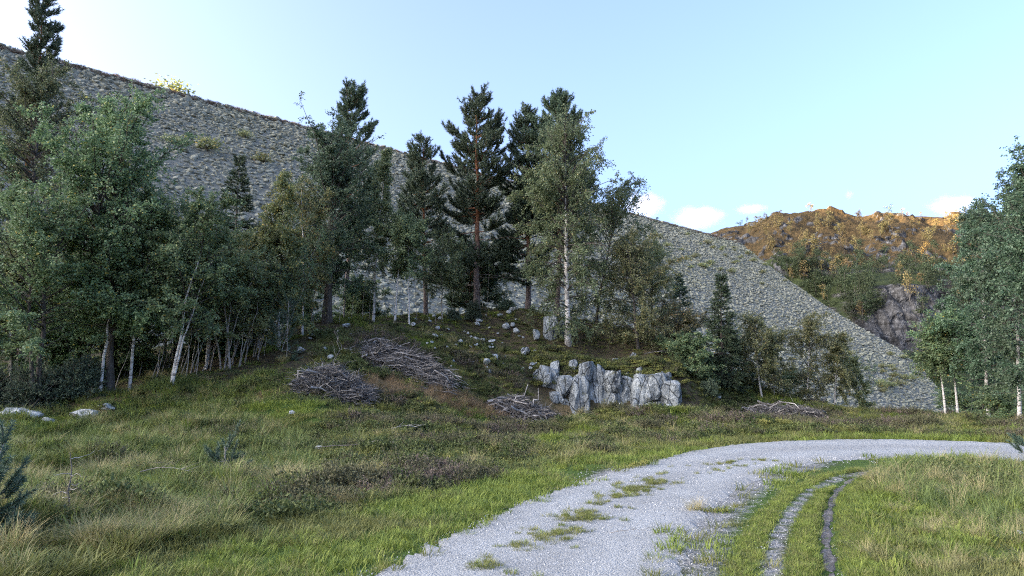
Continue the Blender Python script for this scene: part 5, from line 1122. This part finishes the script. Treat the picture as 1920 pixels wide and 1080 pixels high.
kk = knl & ~gk; m = kk & (u_ < .12); emit('bilberry', x[m], y[m], kn_s[m] * .8); m = kk & (u_ > .12) & (u_ < .34) & ~deep; emit('green', x[m], y[m], kn_s[m] * .9); m = kk & (u_ > .34) & (u_ < .45); emit('heather', x[m], y[m], kn_s[m] * .7); m = kk & (u_ > .45) & (u_ < .62); emit('moss', x[m], y[m], kn_s[m] * 1.1); m = kk & (u_ > .62) & (u_ < .72) & ~deep; emit('dull', x[m], y[m], kn_s[m] * .9)
n = 560; xx = rg.uniform(at(995, 700, 35)[0], at(1285, 700, 35)[0], n); yy = rg.uniform(34.75, 37.0, n); a_ = rg.random(n)
for kd_, lo_, hi_, sc_ in (('moss', 0, .5, 2.0), ('bilberry', .5, .72, 1.3), ('heather', .72, 1, 1.2)): m = (a_ >= lo_) & (a_ < hi_); emit(kd_, xx[m], yy[m], np.full(m.sum(), sc_), -.05)
# a fringe of longer dry grass between the mown verge and the hollow on the left
n = 1000; xx = rg.uniform(-7.5, 2.2, n); yy = 8.1 + (xx + 7.5) * .42 + rg.normal(0, .45, n) + 1.1 * sstep(-4, 0, xx); m = (road_sd(xx, yy) > 1.9) & (rg.random(n) < sstep(.46, .6, fbm(xx * 1.3, yy * 1.3, 5, 3)) + .06)
emit('straw', xx[m], yy[m], np.full(m.sum(), .5))
n = 1800; xx = rg.uniform(-6, -1, n); yy = rg.uniform(6.0, 8.6, n); m = (road_sd(xx, yy) > 2.3) & (rg.random(n) < .5); emit('dull', xx[m], yy[m], np.full(m.sum(), 1.7))
n = 60; xx = rg.uniform(-3.6, .2, n); yy = rg.normal(0, .5, n) + 10.6 + (xx + 4) * .55; m = (road_sd(xx, yy) > 2.0); emit('purple', xx[m], yy[m], np.full(m.sum(), 1.05))
def clumps(kinds, spots, n_, rad, sc, z=0.0):
    for px_, py_ in spots:
        c = ground_px(px_, py_, z); R_ = rad * rg.uniform(.7, 1.3); k = int(n_ * rg.uniform(.7, 1.3)); xx = c[0] + rg.normal(0, R_ * .55, k); yy = c[1] + rg.normal(0, R_ * .55, k)
        kk_ = kinds[rg.integers(len(kinds))]; emit(kk_, xx, yy, np.full(k, sc))
clumps(['straw'], [(120, 905), (150, 890), (185, 915), (285, 800), (240, 805), (330, 830), (400, 925), (440, 905), (520, 905), (560, 915), (600, 890), (370, 960), (300, 1000), (240, 1010), (170, 1040), (90, 1030), (40, 1050), (640, 905), (690, 900), (530, 800), (1000, 835), (1080, 825), (1140, 822), (860, 800), (880, 880)], 9, .24, .74)
clumps(['straw'], [(1690, 930), (1700, 960), (1740, 1000), (1770, 985), (1840, 1010), (1900, 985), (1800, 1060), (1730, 1065), (1880, 1060), (1660, 1045), (1780, 930), (1860, 940)], 6, .24, .42)
clumps(['heather', 'bilberry', 'bilberry'], [(110, 965), (170, 975), (230, 960), (80, 810), (120, 850), (200, 870), (700, 880), (660, 920), (590, 945), (530, 960), (770, 870), (850, 850), (900, 828), (640, 800), (720, 815), (430, 835), (480, 860), (560, 850), (800, 825), (950, 850), (1010, 815), (350, 880), (1850, 900), (1780, 890), (1900, 920)], 22, .5, 1.5)
clumps(['purple'], [(590, 932), (640, 918)], 10, .4, .9)
for (a_, b_, c_) in [(690, 726, 27.4), (730, 738, 27.8), (775, 750, 28.3), (820, 760, 28.8), (865, 770, 29.3), (905, 780, 29.6), (880, 760, 29.9), (1090, 792, 32.4), (1150, 798, 32.2), (1220, 800, 32.3), (1060, 795, 31.5), (1180, 792, 33.2)]:
    q_ = at(a_, b_, c_); k = 34; emit('tan', q_[0] + rg.normal(0, .55, k), c_ + rg.normal(0, .45, k), np.full(k, .95))
clumps(['moss'], [(610, 850), (700, 850), (760, 850), (660, 830), (420, 800), (1700, 800), (1800, 798), (1400, 800)], 14, .5, 1.6)
for L_ in (RUT, TRACK):
    n = 2600; mp = resample(L_, 300)[rg.integers(0, 299, n)]; sd2_ = np.where(rg.random(n) < .5, -1, 1); of_ = (.16 + .30 * rg.random(n)) * sd2_; xx = mp[:, 0] + of_ * .97; yy = mp[:, 1] + of_ * .2; m = (polydist(xx, yy, RUT)[0] > .13) & (polydist(xx, yy, TRACK)[0] > .15) & (road_sd(xx, yy) > .1); m1 = m & (rg.random(n) < .7); emit('green', xx[m1], yy[m1], np.full(m1.sum(), .55)); m2 = m & ~m1; emit('dull', xx[m2], yy[m2], np.full(m2.sum(), .5))
# grass strip down the middle of the road
n = 2200; k = rg.integers(0, 199, n); mp = resample(MID, 200)[k]; xx = mp[:, 0] + rg.normal(0, .2, n); yy = mp[:, 1] + rg.normal(0, .12, n); m = rg.random(n) < sstep(.46, .66, fbm(xx * 2.6, yy * 2.6, 42, 3)) * .6; emit('dull', xx[m], yy[m], np.full(m.sum(), .42), -.004); m2 = m & (rg.random(n) < .3); emit('green', xx[m2], yy[m2], np.full(m2.sum(), .42), -.004)
names = dict(green=('green_grass', 'short green grass of the road verge and banks', 'grass'), dull=('olive_grass', 'short olive and dry grass mixed over verge and meadow', 'grass'), cool=('meadow_grass', 'longer dark green meadow grass in the hollow', 'grass'), straw=('straw_grass', 'long straw coloured grass tussocks', 'grass'),
     tan=('tan_grass', 'tan dry grass below the brush piles and the rock outcrop', 'grass'), heather=('heather', 'brown green heather over the meadow', 'heather'), purple=('flowering_heather', 'purplish heather patches of the meadow', 'heather'), bilberry=('bilberry_shrubs', 'low green bilberry scrub over meadow and knoll', 'ground cover'), moss=('moss_cushions', 'yellow green moss cushions over the ground', 'moss'))
for kname, lst in BUCK.items():
    x = np.concatenate([a[0] for a in lst]); y = np.concatenate([a[1] for a in lst]); s = np.concatenate([a[2] for a in lst]); sk = np.concatenate([np.full(len(a[0]), a[3]) for a in lst]); n = len(x)
    z = ground_z(x, y) - sk
    if kname in ('dull', 'green'): z = np.where(road_sd(x, y) < -.1, z + .012 + .0011 * np.hypot(x, y), z)
    R_ = np.stack([rg.normal(0, .12, n), rg.normal(0, .12, n), rg.uniform(0, 6.28, n)], 1); Sc = s[:, None] * np.stack([rg.uniform(.85, 1.2, n), rg.uniform(.85, 1.2, n), rg.uniform(.75, 1.25, n)], 1)
    nm, lab, ct = names[kname]; o = scatter(nm, np.stack([x, y, z], 1), R_, Sc, rg.integers(0, len(PR[kname]), n), PR[kname]); tag(o, lab, None, None, 'stuff')
# heather along the dam crest
n = 2600; s_ = rg.uniform(-140, 110, n); q_ = rg.uniform(-1.0, 2.2, n); m = s_ < smax(np.maximum(q_, 0)) ; P = dam_xyz(s_[m], q_[m]); P[:, 2] += .05; k = len(P)
o = scatter('crest_heather', P, np.stack([np.zeros(k), np.zeros(k), rg.uniform(0, 6.28, k)], 1), np.full((k, 3), 2.0) * rg.uniform(.5, 1.3, (k, 1)), rg.integers(0, 4, k), PR['purple']); tag(o, 'purple brown heather along the dam crest', None, None, 'stuff')
# loose gravel of the road
peb = [rock_mesh('pebble', 950 + i, M['pebble'], 1, .4, .3) for i in range(5)]
x, y = sample(60000, 5.2, 17, .5, 0); sd_ = road_sd(x, y); dt = polydist(x, y, TRACK)[0]; dr = polydist(x, y, RUT)[0]
m = (sd_ < .30 * rg.random(len(x)) ** 2 + .02) | ((dt < .12) & (rg.random(len(x)) < .6)) | (dr < .09) | ((sd_ < .7) & (x > 1) & (rg.random(len(x)) < .22)); x, y = x[m], y[m]; keep_ = rg.random(len(x)) < .12 + .5 * sstep(.45, .6, fbm(x * 1.5, y * 1.5, 64, 3)); x, y = x[keep_], y[keep_]; k = len(x)
s = .0048 * (1 + 1.6 * rg.random(k) ** 4) * np.clip(np.hypot(x, y) / 9, .8, 1.5); z = ground_z(x, y) + .013 + .0011 * np.hypot(x, y)
z = np.where((road_sd(x, y) > .03), z - .010 - .0011 * np.hypot(x, y), z)
o = scatter('loose_gravel', np.stack([x, y, z], 1), rg.uniform(0, 6.28, (k, 3)), s[:, None] * rg.uniform(.7, 1.3, (k, 3)), rg.integers(0, 5, k), peb); tag(o, 'loose grey stones of the gravel road', None, None, 'stuff')
